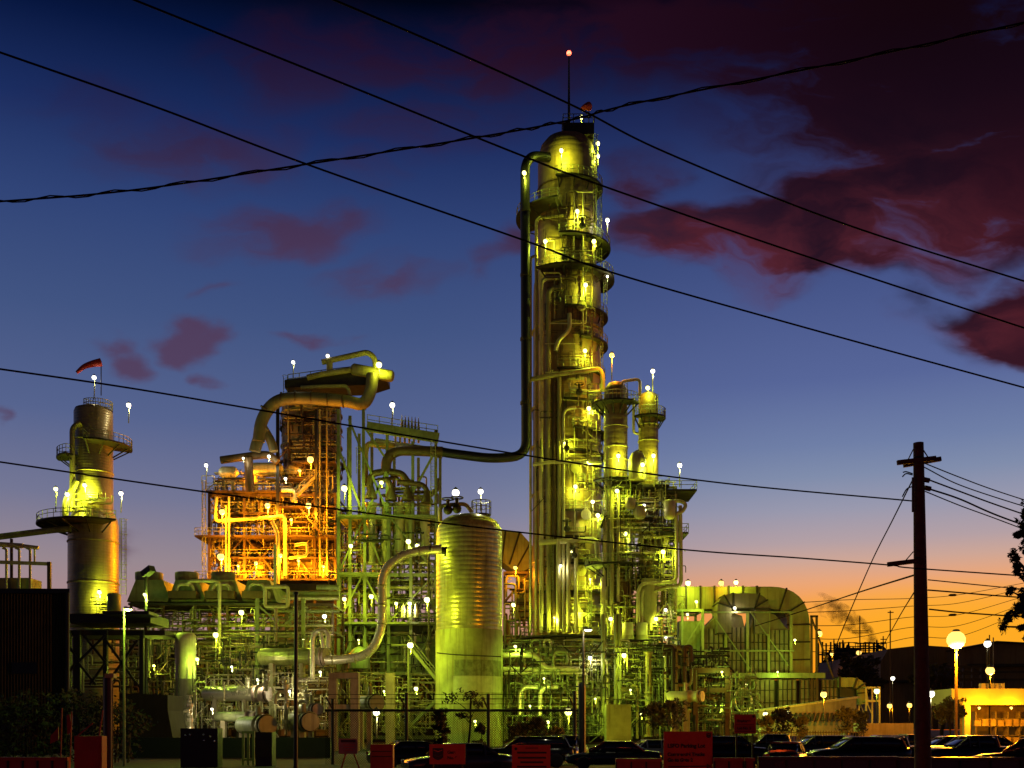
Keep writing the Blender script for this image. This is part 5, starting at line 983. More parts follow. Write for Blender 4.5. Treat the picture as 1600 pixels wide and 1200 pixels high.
def leaves(b, c, rad, n, s, seed, shell=.55):
    rnd = random.Random(seed)
    for i in range(n):
        d = Vector((rnd.gauss(0, 1), rnd.gauss(0, 1), rnd.gauss(0, 1))).normalized()*(shell+(1-shell)*rnd.random())*rnd.uniform(.75, 1.12)
        p = Vector(c)+Vector((d.x*rad[0], d.y*rad[1], d.z*rad[2])); a = Vector((rnd.uniform(-1, 1), rnd.uniform(-1, 1), rnd.uniform(-1, 1))).normalized(); e = a.orthogonal().normalized(); k = s*rnd.uniform(.6, 1.4)
        b.add([p-a*k, p+e*k*.42, p+a*k, p-e*k*.42], [(0, 1, 2, 3)])
    return b
b = MB(); rnd = random.Random(5)
for i in range(30): leaves(b, (pt(-30+i*8.4, 0, 66).x, 66+rnd.uniform(-1, 1), 2.9+rnd.uniform(-.5, .9)), (.9, .9, .8), 110, .13, i)
for i in range(24): leaves(b, (pt(-30+i*10, 0, 66).x, 66.5, 1.2), (1.0, 1.0, 1.3), 70, .16, 50+i)
t = thing('hedge', 'long ragged hedge of dark leaves along the front of the shed', 'hedge', tuple(pt(90, 1195, 66))); b.build('foliage', 'leafdark', t)
b = MB()
for i in range(12): x = pt(-20+i*20, 0, 66.5).x; b.path([(x, 66.5, 0), (x+.2, 66.4, 2.2)], .06, 5)
b.build('stem', 'bark', t)
def tree(name, lab, px, pybase, D, blobs, trunk_top, m='leaf', n=420, ls=.2, cat='tree', g=None, tr=.14, lean=0):
    base = pt(px, pybase, D); base.z = max(0, base.z) if pybase < HY else 0
    t = thing(name, lab, cat, tuple(base), g); top = pt(px+lean, trunk_top, D); b = MB()
    b.path(catmull([base, base+(top-base)*.5+Vector((tr, 0, 0)), top], 5), tr, 7, True, tr*.45); rnd = random.Random(int(px))
    cs = [(pt(x, y, D+rnd.uniform(-.5, .5)*ln(r, D)), ln(r, D), ln(r2, D)) for x, y, r, r2 in blobs]
    for c, r, r2 in cs: s0 = base+(top-base)*rnd.uniform(.45, .95); b.path(catmull([s0, (s0+c)/2+Vector((0, 0, r*.15)), c], 4), tr*.4, 5, True, tr*.12)
    b.build('trunk', 'bark', t); b = MB()
    for i, (c, r, r2) in enumerate(cs):
        leaves(b, c, (r, r, r2), n, ls, int(px)+i*7, .35)
        for k in range(5): d = Vector((rnd.uniform(-1, 1), rnd.uniform(-1, 1), rnd.uniform(-.8, 1))); leaves(b, c+Vector((d.x*r, d.y*r, d.z*r2)), (r*.35, r*.35, r2*.35), n//9, ls, i*31+k)
    b.build('crown', m, t); return t
rnd_t = random.Random(12); tips = []
for i in range(64):
    a = rnd_t.random(); up = rnd_t.random() < .55
    x = rnd_t.uniform(1574, 1660) if up else rnd_t.uniform(1566, 1650); y = rnd_t.uniform(790, 905) if up else rnd_t.uniform(915, 1005)
    if x < 1590 and not (835 < y < 895 or 920 < y < 985): x += 22
    r = rnd_t.uniform(4, 10); tips.append((x, y, r, r*rnd_t.uniform(.9, 1.6)))
tips += [(1700, 800, 60, 60), (1720, 900, 70, 60), (1680, 960, 40, 40)]
tree('street_tree', 'large feathery tree hanging dark branches over the wires', 1700, 1300, 34, tips, 800, 'leafdark', 90, .075, tr=.2)
tree('sapling', 'crooked bare limbed sapling against the tank skirt', 728, 1190, 66, [(705, 1092, 14, 10), (735, 1086, 16, 10), (748, 1100, 12, 10), (722, 1118, 10, 7)], 1090, 'leafdark', 60, .11, tr=.09, lean=8)
tree('cypress_bush', 'dark narrow bush standing left of the crooked sapling', 689, 1190, 68, [(688, 1120, 9, 14), (691, 1140, 12, 14), (690, 1160, 14, 14)], 1115, 'leafdark', 260, .12, 'bush', tr=.08)
tree('red_bush', 'small reddish bush right of the crooked sapling', 752, 1192, 66, [(752, 1138, 9, 10), (748, 1165, 12, 10)], 1140, 'leafdark', 160, .1, 'bush', tr=.05)
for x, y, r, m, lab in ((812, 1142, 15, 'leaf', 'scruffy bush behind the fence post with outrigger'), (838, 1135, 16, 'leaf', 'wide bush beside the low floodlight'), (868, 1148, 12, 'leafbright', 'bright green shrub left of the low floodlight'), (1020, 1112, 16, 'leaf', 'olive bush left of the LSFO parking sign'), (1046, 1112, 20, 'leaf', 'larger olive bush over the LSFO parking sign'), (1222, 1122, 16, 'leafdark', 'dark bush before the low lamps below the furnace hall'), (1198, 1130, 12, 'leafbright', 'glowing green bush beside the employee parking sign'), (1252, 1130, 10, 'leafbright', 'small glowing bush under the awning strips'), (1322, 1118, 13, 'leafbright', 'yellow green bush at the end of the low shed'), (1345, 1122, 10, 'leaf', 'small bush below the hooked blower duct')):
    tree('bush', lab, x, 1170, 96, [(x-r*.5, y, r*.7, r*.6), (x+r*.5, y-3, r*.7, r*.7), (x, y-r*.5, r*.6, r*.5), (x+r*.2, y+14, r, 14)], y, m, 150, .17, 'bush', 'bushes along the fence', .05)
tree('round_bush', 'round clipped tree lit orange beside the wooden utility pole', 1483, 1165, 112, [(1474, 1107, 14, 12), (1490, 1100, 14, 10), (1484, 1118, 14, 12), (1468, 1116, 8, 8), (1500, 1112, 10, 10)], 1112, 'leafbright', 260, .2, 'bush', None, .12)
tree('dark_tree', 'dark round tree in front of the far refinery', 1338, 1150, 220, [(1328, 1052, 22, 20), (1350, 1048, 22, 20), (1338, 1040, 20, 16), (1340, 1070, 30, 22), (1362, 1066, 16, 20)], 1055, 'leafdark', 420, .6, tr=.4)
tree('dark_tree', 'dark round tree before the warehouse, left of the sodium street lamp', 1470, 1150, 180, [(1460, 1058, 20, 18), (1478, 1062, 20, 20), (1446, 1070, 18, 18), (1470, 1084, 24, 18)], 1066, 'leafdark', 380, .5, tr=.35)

# ------------------------------------------------------------------ fence
D = 63
t = thing('chain_link_fence', 'tall chain link fence with barbed wire and black posts in front of the drum tank', 'fence', tuple(pt(700, 1210, D)))
xa, xb = pt(508, 0, D).x, pt(906, 0, D).x; zr = pt(0, 1110, D).z
MB().path([(xa, D, zr), (xb, D, zr)], .075, 8).build('top_rail', 'black', t)
for x, yt in ((520, 1092), (635, 1082), (763, 1084), (898, 1080)):
    X = pt(x, 0, D).x; o = MB().path([(X, D, 0), (X, D, pt(0, yt, D).z)], .1, 8).build('post', 'black', t); MB().path([(X, D-.02, zr+.05), (X-.32, D-.3, zr+.75)], .05, 6).build('outrigger', 'black', o)
for i, y in enumerate((1085, 1092, 1100)): MB().path([(xa, D-.1*i, pt(0, y, D).z), (xb, D-.1*i, pt(0, y, D).z)], .016, 4).build('barbed_wire', 'wire', t)
b = MB(); p = .14; k = int((xb-xa+zr)/p)
for i in range(k):
    s0 = xa-zr+i*p
    for sg in (1, -1):
        a0, a1 = (s0, s0+zr) if sg > 0 else (s0+zr, s0)
        z0, z1 = 0.0, zr; q0, q1 = Vector((a0, D+.01*sg, z0)), Vector((a1, D+.01*sg, z1))
        lo, hi = 0.0, 1.0
        d = q1.x-q0.x
        for bound, sign in ((xa, 1), (xb, -1)):
            f = (bound-q0.x)/d
            if (d > 0) == (sign > 0): lo = max(lo, f)
            else: hi = min(hi, f)
        if hi-lo > .02: b.path([q0+(q1-q0)*lo, q0+(q1-q0)*hi], .009, 3, False)
b.build('chain_link', 'wire', t)
# second dark fence run by the sunset side
t = thing('low_rail_fence', 'low dark picket fence behind the parked vehicles below the furnace hall', 'fence', tuple(pt(1230, 1170, 92))); b = MB()
for i in range(40): X = pt(1186+i*4.2, 0, 92).x; b.box((X, 92, .95), (.05, .05, 1.9))
for z in (.3, 1.75): b.box((pt(1268, 0, 92).x, 92.06, z), (ln(170, 92), .05, .07))
b.build('pickets', 'dark', t)

# ------------------------------------------------------------------ signs and barriers
def text(s_, size, c, parent, bold=0.012):
    cu = bpy.data.curves.new('lettering', 'FONT'); cu.body = s_; cu.size = size; cu.extrude = .004; cu.offset = bold; cu.align_x = 'LEFT'
    o = bpy.data.objects.new('lettering', cu); C.objects.link(o); dg = bpy.context.evaluated_depsgraph_get()
    me = bpy.data.meshes.new_from_object(o.evaluated_get(dg)); bpy.data.objects.remove(o); me.materials.clear(); me.materials.append(M['ink'])
    o = bpy.data.objects.new('lettering', me); C.objects.link(o); o.parent = parent; o.location = Vector(c)-ROOT[parent.name]; o.rotation_euler = (R(90), 0, 0); return o
def sign(x0, x1, y0, y1, D, lab, m='sign_redlit', posts=True, name='sign_board'):
    a, b_ = pt(x0, y0, D), pt(x1, y1, D); t = thing(name, lab, 'sign', ((a.x+b_.x)/2, D, 0))
    MB().box(((a.x+b_.x)/2, D, (a.z+b_.z)/2), (b_.x-a.x, .05, a.z-b_.z)).build('board', m, t)
    if posts:
        for x in (a.x+.12, b_.x-.12): MB().box((x, D+.08, (a.z-.1)/2), (.07, .07, a.z-.1)).build('post', 'dark', t)
    return t, a, b_
def shield(cx, cz, s_, D, parent):
    out = [(-1, 1), (1, 1), (1, -.55), (.55, -.9), (0, -1.05), (-.55, -.9), (-1, -.55)]
    b = MB(); b.prism([(cx+x*s_, cz+z*s_*1.1) for x, z in out], D-.012, D); o = b.build('emblem', 'ink', parent)
    for k, mm in ((.72, 'sign_redlit'), (-.1, 'brown')):
        b = MB(); b.prism([(cx+x*s_, cz+(k+z)*s_*1.1) for x, z in ((-.82, 0), (0, -.26), (.82, 0), (.82, -.1), (0, -.42), (-.82, -.1))], D-.018, D-.0125); b.build('chevron_stripe', mm, o)
t, a, b_ = sign(1037, 1113, 1143, 1210, 42, 'large red lit board reading LSFO Parking Lot with an arrow'); k = ln(1, 42)
text('LSFO Parking Lot', 8.2*k, pt(1043, 1168, 41.96), t); text('Commercial Trucks', 7.2*k, pt(1043, 1181, 41.96), t); text('Go to Gate 2', 7.2*k, pt(1043, 1190, 41.96), t)
b = MB(); b.beam(pt(1044, 1198, 41.97), pt(1106, 1197, 41.97), .01, 2*k); b.prism([(pt(x, 0, 42).x, pt(0, y, 42).z) for x, y in ((1104, 1193), (1111, 1197), (1104, 1201))], 41.955, 41.97); b.build('arrow', 'ink', t); shield(pt(1107, 0, 42).x, pt(0, 1149, 42).z, 3.6*k, 41.973, t)
t, a, b_ = sign(1147, 1181, 1116, 1146, 48, 'smaller red lit board reading Employee Lot No. 5'); k = ln(1, 48)
text('Employee', 5.2*k, pt(1152, 1128, 47.96), t, .006); text('Lot No. 5', 5.4*k, pt(1152, 1139.5, 47.96), t, .006); MB().box(pt(1164, 1132, 47.97), (ln(28, 48), .01, 1.6*k)).build('small_print', 'barrier', t); MB().box(pt(1164, 1143, 47.97), (ln(30, 48), .01, 1.4*k)).build('small_print', 'barrier', t); shield(pt(1177, 0, 48).x, pt(0, 1119.5, 48).z, 1.8*k, 47.973, t)
t, a, b_ = sign(671, 727, 1163, 1194, 40, 'dark red lit board with a black shield emblem reading Gate No. 6'); k = ln(1, 40)
shield(pt(684.5, 0, 40).x, pt(0, 1178, 40).z, 8.4*k, 39.973, t); text('Gate', 6.4*k, pt(699, 1177.5, 39.96), t, .006); text('No. 6', 6.4*k, pt(699, 1186, 39.96), t, .006)
t, a, b_ = sign(529, 559, 1154, 1178, 44, 'small pale red notice with a dark header, on slanted legs', 'pink', False); MB().box(pt(544, 1158, 43.97), (ln(23, 44), .01, ln(4, 44))).build('header_bar', 'ink', t)
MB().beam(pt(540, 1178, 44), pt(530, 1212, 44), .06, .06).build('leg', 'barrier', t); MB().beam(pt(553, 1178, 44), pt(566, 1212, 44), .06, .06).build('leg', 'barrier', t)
for i, y in enumerate((1164, 1168, 1172)): MB().box(pt(546, y, 43.972), (ln(20 - i*4, 44), .008, ln(.9, 44))).build('small_print', 'sign_redlit', t)
t, a, b_ = sign(800, 860, 1164, 1210, 40, 'dull red lit notice board of unreadable lines, left of the street lamp', 'sign_redlit'); 
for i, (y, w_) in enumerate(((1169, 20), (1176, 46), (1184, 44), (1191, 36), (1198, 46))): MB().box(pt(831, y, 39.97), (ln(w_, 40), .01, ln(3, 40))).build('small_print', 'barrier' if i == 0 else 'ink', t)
MB().lathe(pt(806, 1170, 39.97), [(ln(2.4, 40), 0), (ln(2.4, 40), .01)], 14, (0, -1, 0)).build('emblem', 'ink', t)
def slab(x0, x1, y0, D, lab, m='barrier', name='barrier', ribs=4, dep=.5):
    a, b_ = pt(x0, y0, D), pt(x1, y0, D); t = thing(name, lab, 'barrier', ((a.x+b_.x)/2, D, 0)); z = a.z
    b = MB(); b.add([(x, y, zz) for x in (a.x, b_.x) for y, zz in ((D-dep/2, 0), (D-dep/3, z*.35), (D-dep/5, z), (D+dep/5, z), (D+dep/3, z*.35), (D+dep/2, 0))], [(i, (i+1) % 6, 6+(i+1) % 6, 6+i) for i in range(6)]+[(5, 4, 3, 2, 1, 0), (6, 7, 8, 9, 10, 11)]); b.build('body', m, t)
    MB().box(((a.x+b_.x)/2, D-dep*.28, z-.06), (b_.x-a.x+.04, dep*.3, .12)).build('top_rim', m, t)
    b = MB()
    for i in range(ribs+1): b.box((a.x+(b_.x-a.x)*i/ribs, D-dep*.33, z*.45), (.05, .12, z*.86))
    b.build('rib', 'ink', t)
slab(-30, 108, 1183, 40, 'long ribbed red lit barrier at the near end of the hedge', ribs=6); slab(962, 1032, 1185, 40, 'ribbed red lit barrier butting the LSFO board on its pole side', ribs=3); slab(1115, 1160, 1184, 40, 'short ribbed red lit barrier just right of the LSFO board', ribs=2); slab(1163, 1177, 1184, 40, 'narrow red lit barrier end piece, right of the LSFO board', ribs=1)
slab(1184, 1400, 1182, 42, 'long dark red barrier in front of the parked vehicles, left of the utility pole', 'carred', ribs=5); slab(1402, 1640, 1183, 42, 'long dark red barrier in front of the parked vehicles under the canopy', 'carred', ribs=5)
t = thing('red_cabinet', 'tall red steel cabinet with antenna rods, beside the black gate post', 'cabinet', tuple(pt(138, 1215, 41))); a, b_ = pt(117, 1150, 41), pt(160, 1150, 41)
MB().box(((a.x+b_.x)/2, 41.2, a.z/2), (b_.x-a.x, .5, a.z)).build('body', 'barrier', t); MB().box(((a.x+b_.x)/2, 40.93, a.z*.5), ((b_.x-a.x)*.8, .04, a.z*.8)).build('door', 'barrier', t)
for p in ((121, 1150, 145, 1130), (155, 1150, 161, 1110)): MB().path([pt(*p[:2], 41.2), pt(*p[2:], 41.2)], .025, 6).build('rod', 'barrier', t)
t = thing('folded_cone_flags', 'pair of leaning orange flags on thin poles between barrier and red cabinet', 'flags', tuple(pt(104, 1215, 43)))
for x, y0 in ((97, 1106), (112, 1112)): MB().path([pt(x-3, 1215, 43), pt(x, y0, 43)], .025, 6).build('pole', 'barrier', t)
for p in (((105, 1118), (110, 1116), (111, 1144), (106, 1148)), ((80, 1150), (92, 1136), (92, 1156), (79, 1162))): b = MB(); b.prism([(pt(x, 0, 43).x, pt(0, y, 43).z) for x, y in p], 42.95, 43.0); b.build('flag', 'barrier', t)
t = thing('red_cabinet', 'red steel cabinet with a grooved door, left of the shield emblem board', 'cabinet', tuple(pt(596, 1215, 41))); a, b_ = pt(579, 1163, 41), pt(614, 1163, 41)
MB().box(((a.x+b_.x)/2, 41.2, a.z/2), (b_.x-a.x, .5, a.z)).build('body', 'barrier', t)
for y in (1174, 1182): MB().box(((a.x+b_.x)/2, 40.94, pt(0, y, 41).z), (b_.x-a.x-.1, .03, .035)).build('groove', 'ink', t)

# ------------------------------------------------------------------ cars
def car_parts(kind):
    H = dict(sedan=1.42, suv=1.64, pickup=1.7)[kind]; Lh = dict(sedan=2.35, suv=2.4, pickup=2.75)[kind]; W = dict(sedan=.9, suv=.97, pickup=1.0)[kind]
    belt = dict(sedan=.92, suv=1.08, pickup=1.12)[kind]
    out = {}
    if kind == 'sedan': st = [(-1, .42, .72, .80), (-.97, .30, .90, .92), (-.75, .24, .97, .98), (-.4, .22, .97, 1), (.25, .22, .95, 1), (.45, .22, .90, 1), (.78, .24, .80, .97), (.95, .30, .70, .9), (1, .40, .60, .78)]
    elif kind == 'suv': st = [(-1, .45, 1.02, .88), (-.98, .34, 1.12, .96), (-.6, .28, 1.12, 1), (.3, .28, 1.1, 1), (.42, .28, 1.08, 1), (.8, .30, 1.0, .97), (.97, .36, .9, .9), (1, .5, .8, .8)]
    else: st = [(-1, .5, 1.08, .94), (-.98, .42, 1.14, 1), (-.4, .34, 1.14, 1), (.25, .34, 1.14, 1), (.42, .34, 1.12, 1), (.85, .36, 1.06, .98), (.98, .42, .96, .92), (1, .55, .86, .84)]
    def loft(sec):
        b = MB(); vs = []; n = 14
        for x, z0, z1, hw in sec:
            for i in range(n):
                a = 2*math.pi*i/n; cx, sy = math.cos(a), math.sin(a); e = .5
                yy_ = math.copysign(abs(cx)**e, cx)*hw; zz = (z0+z1)/2+math.copysign(abs(sy)**e, sy)*(z1-z0)/2; vs.append((x, yy_, zz))
        k = len(sec); b.add(vs, [(i*n+j, (i+1)*n+j, (i+1)*n+(j+1) % n, i*n+(j+1) % n) for i in range(k-1) for j in range(n)], True)
        b.add(vs[:n], [tuple(range(n))]); b.add(vs[-n:], [tuple(range(n-1, -1, -1))]); return b
    out['body'] = loft([(x*Lh, z0, z1, hw*W) for x, z0, z1, hw in st])
    cb = dict(sedan=[(-1.55, .8, .3), (-.95, 1.0, .98), (-.1, 1.0, 1), (.45, .97, .98), (1.2, .8, .28)], suv=[(-2.2, .9, .35), (-1.95, 1, .95), (0, 1, 1), (.45, .98, .98), (1.15, .85, .2)], pickup=[(-.75, .9, .3), (-.6, 1, .96), (.3, 1, 1), (.75, .97, .97), (1.4, .85, .2)])[kind]
    out['cabin_glass'] = loft([(x, belt-.1, belt+(H-.05-belt)*f, W*(.93-.14*f)*s) for x, s, f in cb])
    rf = cb[1:-1]; out['roof'] = loft([(x, H-.07, H, W*.74*s) for x, s, f in rf]+[(rf[-1][0]+.12, H-.09, H-.05, W*.68)])
    b = []
    for i in range(1, len(cb)):
        for s in (-1, 1):
            x, s0, f = cb[i]
            if i < len(cb)-1: b.append(MB().beam((x, s*W*(.93)*s0, belt-.02), (x, s*W*.77*s0, H-.06), .07, .05))
    x, s0, f = cb[-1]; x2 = cb[-2][0]
    for s in (-1, 1): b += [MB().beam((x, s*W*.86, belt), (x2, s*W*.76, H-.06), .07, .06), MB().beam((cb[0][0], s*W*.86, belt), (cb[1][0], s*W*.77, H-.06), .08, .06)]
    out['pillars'] = b
    wx = .62*Lh; r = .33 if kind == 'sedan' else .38
    out['wheels'] = [(x, s*(W-.12), r) for x in (-wx, wx) for s in (-1, 1)]
    out['lens'] = (Lh, W, belt); return out
def make_car(kind, paint, lab):
    t = thing('parked_car' if kind != 'pickup' else 'parked_pickup', lab, 'car' if kind != 'pickup' else 'pickup', (0, 0, 0), 'cars parked in the lot'); P = car_parts(kind)
    o = P['body'].build('body', paint, t); P['cabin_glass'].build('window', 'glass', t); P['roof'].build('roof', paint, t); [q.build('pillar', paint, t) for q in P['pillars']]
    for x, y, r in P['wheels']:
        s = 1 if y > 0 else -1; b = MB().lathe((x, y-.1*s, r), [(r*.6, 0), (r, .02), (r, .2), (r*.92, .23), (r*.6, .23)], 20, (0, s, 0)); w_ = b.build('tyre', 'tyre', t)
        b = MB().lathe((x, y+.1*s, r), [(r*.6, 0), (r*.58, .03), (r*.2, .0), (.02, .02)], 14, (0, s, 0)); b.build('rim', 'chrome', w_)
    L, W, belt = P['lens']
    for s in (-1, 1):
        MB().ball((L*.965, s*W*.66, belt*.72), .1, 10, .6).build('headlight', 'chrome', t); MB().box((-L*.985, s*W*.7, belt*.86), (.07, .28, .14)).build('tail_light', 'redlens', t); MB().ball((.62, s*(W+.08), belt+.06), .09, 8, .7).build('wing_mirror', paint, t)
    MB().box((L*.985, 0, .42), (.06, W*1.3, .1)).build('bumper', 'chrome', t); return t
PROTO = {}
def place(px, D, kind, paint, head, lab):
    key = (kind, paint)
    if key not in PROTO: PROTO[key] = t = make_car(kind, paint, lab)
    else:
        s = PROTO[key]; t = s.copy(); C.objects.link(t); t['label'] = lab
        for ch in s.children:
            c = ch.copy(); C.objects.link(c); c.parent = t
            for g in ch.children: d = g.copy(); C.objects.link(d); d.parent = c
    t.location = (pt(px, 0, D).x, D, .01); t.rotation_euler = (0, 0, R(head))
for a in [(648, 56, 'sedan', 'carblack', 20, 'black saloon half hidden by the grooved red cabinet'), (716, 47, 'sedan', 'cargrey', 200, 'dark grey saloon right below the shield emblem board'), (822, 58, 'suv', 'carblack', 185, 'black estate behind the notice board of unreadable lines'), (884, 62, 'pickup', 'cargrey', 260, 'grey pickup nosing towards the street lamp pole'), (958, 55, 'sedan', 'carblack', 175, 'low black saloon right of the street lamp, with a long arched roof'), (1030, 64, 'sedan', 'carsilver', 10, 'pale olive lit saloon behind the LSFO board'),
 (1140, 60, 'suv', 'carblack', 5, 'black tall wagon under the employee parking sign'), (1215, 70, 'pickup', 'cargrey', 170, 'grey pickup far back beyond the dark bush'), (1228, 52, 'sedan', 'carblack', 70, 'black saloon facing the road with glinting headlights'), (1278, 66, 'suv', 'cargrey', 185, 'dark grey wagon behind the black saloon with glinting headlights'), (1340, 55, 'suv', 'carblack', 178, 'black wagon with a bright rear window in front of the lit van'), (1390, 58, 'pickup', 'carblue', 178, 'dark blue pickup left of the utility pole'), (1425, 70, 'pickup', 'carsilver', 4, 'silver pickup catching the lamp light left of the utility pole'),
 (1484, 60, 'suv', 'carred', 176, 'dark red wagon right of the utility pole'), (1545, 66, 'suv', 'carblack', 8, 'black wagon in front of the canopy post'), (1528, 56, 'pickup', 'cargrey', 180, 'grey pickup in front of the canopy shelves'), (1618, 44, 'suv', 'carblack', 150, 'near black wagon cut by the edge of the picture')]: place(*a)
for x, y, lab in ((-6.5, 11.5, 'unseen black saloon waiting on the road with its brake lights on, rear to the barriers'), (4.5, 12.5, 'unseen dark grey saloon waiting on the road with its brake lights on, rear to the barriers')):
    key = ('sedan', 'carblack' if x < 0 else 'cargrey'); s = PROTO[key]; t = s.copy(); C.objects.link(t); t['label'] = lab; t['group'] = 'cars waiting on the road'; t.location = (x, y, .01); t.rotation_euler = (0, 0, R(-90))  # unseen cars added as source of the red light on signs and barriers
    for ch in s.children:
        c = ch.copy(); C.objects.link(c); c.parent = t
        if c.name.startswith('tail_light'): c.data = c.data.copy(); c.data.materials[0] = M['signal_red']
        for g in ch.children: d = g.copy(); C.objects.link(d); d.parent = c
    for sx in (-.63, .63):
        l = bpy.data.lights.new('brake_light', 'POINT'); l.energy = 430; l.color = (1, .09, .012); l.shadow_soft_size = .1
        o = bpy.data.objects.new('brake_light', l); C.objects.link(o); o.location = (x+sx, y+2.6, .8)
t = thing('delivery_van', 'pale boxy van lit orange at the back of the lot', 'van', tuple(pt(1380, 1165, 104))); q = pt(1380, 0, 104)
MB().box((q.x, 104, 1.55), (5.0, 2, 2.1)).build('cargo_box', 'cream', t); MB().box((q.x-3.1, 104, 1.15), (1.3, 1.9, 1.3)).build('cab', 'cream', t)
for x in (-3, 1.6): MB().lathe((q.x+x, 102.9, .38), [(.38, 0), (.38, .25), (.2, .26)], 16, (0, 1, 0)).build('wheel', 'tyre', t)
MB().box((q.x-3.1, 103.04, 1.5), (.8, .03, .45)).build('window', 'glass', t)

# ------------------------------------------------------------------ canopy, warehouse and the far refinery
D = 142
t = thing('canopy', 'flat yellow lit canopy with a deep fascia over stacked shelves', 'canopy', tuple(pt(1560, 1160, D)))
x0, x1 = pt(1487, 0, D).x, pt(1720, 0, D).x; zt, zb = pt(0, 1076, D).z, pt(0, 1101, D).z
MB().box(((x0+x1)/2, D+5, (zt+zb)/2), (x1-x0, 10, zt-zb)).build('fascia', 'canopy', t)
for x in (1513, 1640): MB().box((pt(x, 0, D).x, D+.6, zb/2), (ln(9, D), .7, zb)).build('post', 'canopy', t)
for x, w_ in ((1545, 7), (1558, 8), (1567, 4), (1576, 5)): MB().box((pt(x, 0, D).x, D+2, zt+.38), (ln(w_, D), .8, .75)).build('roof_box', 'canopy', t)
MB().box(((x0+x1)/2+2, D+9.7, zb/2), (x1-x0-6, .2, zb-.05)).build('back_wall', 'stock', t)
t = thing('storage_shelves', 'tall shelves stacked with wrapped goods under the canopy', 'shelves', tuple(pt(1570, 1160, D+4))); rnd = random.Random(4)
for x in (1522, 1553, 1572, 1590, 1610): MB().box((pt(x, 0, D+4).x, D+4, 2.2), (.14, 1.2, 4.4)).build('upright', 'ductbrown', t)
for z in (1.2, 2.4, 3.4): MB().box((pt(1566, 0, D+4).x, D+4, z), (ln(88, D+4), 1.2, .1)).build('shelf', 'ductbrown', t)
t_s = t
for i in range(14):
    x = 1526+(i % 7)*12; z = (0, 2.45)[i // 7]; h = rnd.uniform(.7, .95) if z else rnd.uniform(.8, 1.1); ww = rnd.uniform(.6, .85); q = pt(x, 0, D+3.6)
    solo('wrapped_pallet', MB().box((q.x, D+3.6, z+h/2+.005), (ww, .8, h)), 'stock', 'wrapped goods on the shelves under the yellow canopy', 'pallet', 'wrapped goods on the canopy shelves')
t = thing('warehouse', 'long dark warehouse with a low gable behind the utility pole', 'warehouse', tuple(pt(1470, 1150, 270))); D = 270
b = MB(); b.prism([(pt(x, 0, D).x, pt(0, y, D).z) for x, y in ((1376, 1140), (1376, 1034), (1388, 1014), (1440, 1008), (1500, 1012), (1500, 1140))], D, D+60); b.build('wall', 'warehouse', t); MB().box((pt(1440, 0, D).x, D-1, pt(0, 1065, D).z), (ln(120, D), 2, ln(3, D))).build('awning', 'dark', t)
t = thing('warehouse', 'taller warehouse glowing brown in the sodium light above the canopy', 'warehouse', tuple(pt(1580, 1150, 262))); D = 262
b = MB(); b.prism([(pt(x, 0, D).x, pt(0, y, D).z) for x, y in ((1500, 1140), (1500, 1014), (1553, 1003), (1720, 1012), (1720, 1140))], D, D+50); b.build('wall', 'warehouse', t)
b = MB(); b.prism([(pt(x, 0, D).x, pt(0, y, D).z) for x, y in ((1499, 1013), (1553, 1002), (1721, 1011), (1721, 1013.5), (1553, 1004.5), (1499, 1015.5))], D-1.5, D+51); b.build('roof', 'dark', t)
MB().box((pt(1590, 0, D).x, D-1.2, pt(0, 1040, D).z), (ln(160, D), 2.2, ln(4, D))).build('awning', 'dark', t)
for y in (1050, 1062): MB().box((pt(1570, 0, 200).x, 200, pt(0, y, 200).z), (ln(150, 200), .5, .4)).build('pipe_bridge', 'dark', t)
steel(t, 190, 4, [1470, 1482, 1494, 1506, 1520, 1534, 1548], [1040, 1050, 1060, 1074, 1140], 'dark', .3, [], bx=[1040, 1050, 1060, 1074], depthbeams=False)
D = 560; rnd = random.Random(8)
t = thing('far_refinery', 'dark silhouette of a far refinery with stacks and pipes against the sunset', 'refinery', tuple(pt(1320, 1142, D)))
for x, y0, w_ in ((1297, 1016, 4), (1303, 998, 1.4), (1308, 1005, 3), (1317, 1000, 2), (1325, 1008, 5), (1333, 1012, 4), (1370, 1000, 2), (1376, 1022, 3), (1384, 1032, 4), (1290, 1030, 5)):
    q = pt(x, 1141, D); h = pt(x, y0, D).z-q.z; r = ln(w_*.8, D); MB().lathe(q, [(r, 0), (r, h*.97), (r*.6, h), (.02, h+r*.4)], 12).build('stack', 'distant', t)
b = MB(); b.prism([(pt(x, 0, D).x, pt(0, y, D).z) for x, y in ((1310, 1022), (1314, 1012), (1340, 1012), (1344, 1024), (1338, 1026), (1316, 1026))], D, D+9); b.build('duct_head', 'distant', t)
pipe(t, 'distant', [(1372, 1010, D), (1380, 1012, D), (1387, 1022, D), (1387, 1060, D)], 2.6, ln(9, D), 'pipe'); pipe(t, 'distant', [(1300, 1040, D), (1340, 1038, D), (1385, 1046, D)], 1.6, None, 'pipe')
steel(t, D-12, 8, [1285, 1298, 1312, 1326, 1352, 1366, 1380], [1003, 1020, 1034, 1048, 1062, 1141], 'distant', .7, [], bx=[1020, 1034, 1048, 1062], depthbeams=False)
clutter(t, 1285, 1385, 1004, 1060, D-14, 3, 34, 95, ['distant'], .35, .9)
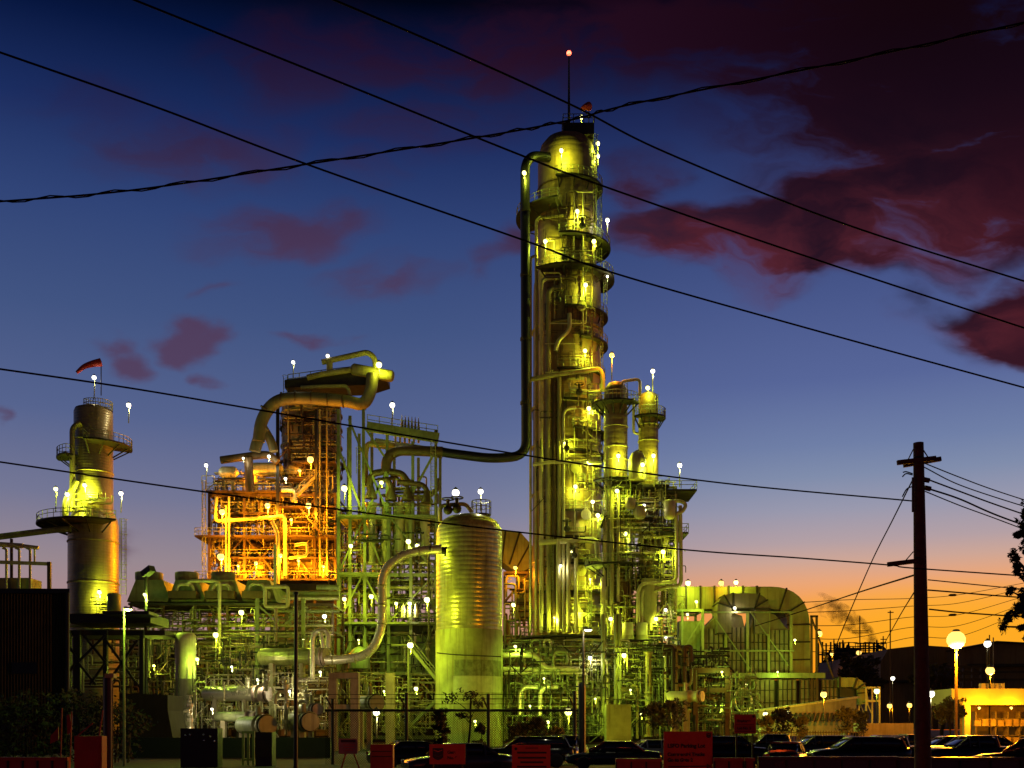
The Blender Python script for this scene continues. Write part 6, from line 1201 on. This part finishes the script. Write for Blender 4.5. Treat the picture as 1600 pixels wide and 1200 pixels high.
for x, yt, arms, D, lab in ((1343.5, 962, (986, 989), 230, 'distant utility pole with one crossarm in front of the smoke'), (1391, 954, (957,), 200, 'plain thin pole left of the warehouse gable'), (1380, 994, (999, 1004), 420, 'tiny far utility pole above the pipe bend'), (1546, 992, (), 150, 'thin dark pole rising behind the hooded street lamp'), (1552, 996, (), 152, 'second thin dark pole beside the hooded street lamp')):
    t = thing('distant_pole', lab, 'utility pole', tuple(pt(x, 1150, D))); t.location.z = 0; ROOT[t.name] = Vector(t.location)
    q = pt(x, 0, D); MB().path([(q.x, D, 0), (q.x, D, pt(0, yt, D).z)], ln(1.3, D), 7, True, ln(.9, D)).build('pole', 'distant', t)
    for y in arms: MB().box((q.x, D-.2, pt(0, y, D).z), (ln(26 if x < 1350 else 9, D), .2, ln(1.4, D))).build('crossarm', 'distant', t)
for i, (x, h, D) in enumerate(((1230, 12, 900), (1560, 9, 800))):
    pass
# smoke drifting from the far stacks
bm_ = MB(); P = catmull([pt(1368, 1006, 600), pt(1358, 992, 600), pt(1338, 976, 600), pt(1316, 962, 600), pt(1298, 950, 600), pt(1284, 944, 600)], 6); n_ = len(P); rnd = random.Random(3)
sec = [(P[i], ln(3+20*math.sin(math.pi*min(1, (i+1)/n_*.62+.06))*rnd.uniform(.85, 1.1), 600)) for i in range(n_)]
vs = [c+Vector((math.cos(2*math.pi*j/16)*r*.8, math.sin(2*math.pi*j/16)*r*1.0*.6, 0))+Vector((0, 0, math.sin(2*math.pi*j/16)*r)) for c, r in sec for j in range(16)]
bm_.add(vs, [(i*16+j, i*16+(j+1) % 16, (i+1)*16+(j+1) % 16, (i+1)*16+j) for i in range(n_-1) for j in range(16)]+[tuple(range(15, -1, -1)), tuple(range((n_-1)*16, n_*16))], True)
sm = bpy.data.materials.new('smoke'); sm.use_nodes = True; tt = sm.node_tree; tt.nodes.clear(); vo = tt.nodes.new('ShaderNodeVolumePrincipled'); om = tt.nodes.new('ShaderNodeOutputMaterial')
vo.inputs['Color'].default_value = (.14, .08, .06, 1); tt.links.new(vo.outputs[0], om.inputs['Volume']); M['smoke'] = sm
ge = tt.nodes.new('ShaderNodeNewGeometry'); no_ = tt.nodes.new('ShaderNodeTexNoise'); no_.inputs['Scale'].default_value = .18; no_.inputs['Detail'].default_value = 4; tt.links.new(ge.outputs['Position'], no_.inputs['Vector'])
mr = tt.nodes.new('ShaderNodeMapRange'); mr.inputs[1].default_value = .42; mr.inputs[2].default_value = .75; mr.inputs[3].default_value = .0; mr.inputs[4].default_value = .6; tt.links.new(no_.outputs['Fac'], mr.inputs[0]); tt.links.new(mr.outputs[0], vo.inputs['Density'])
o = bm_.build('smoke', 'smoke'); tag(o, 'dark smoke drifting from the far stacks', 'smoke', kind='stuff')
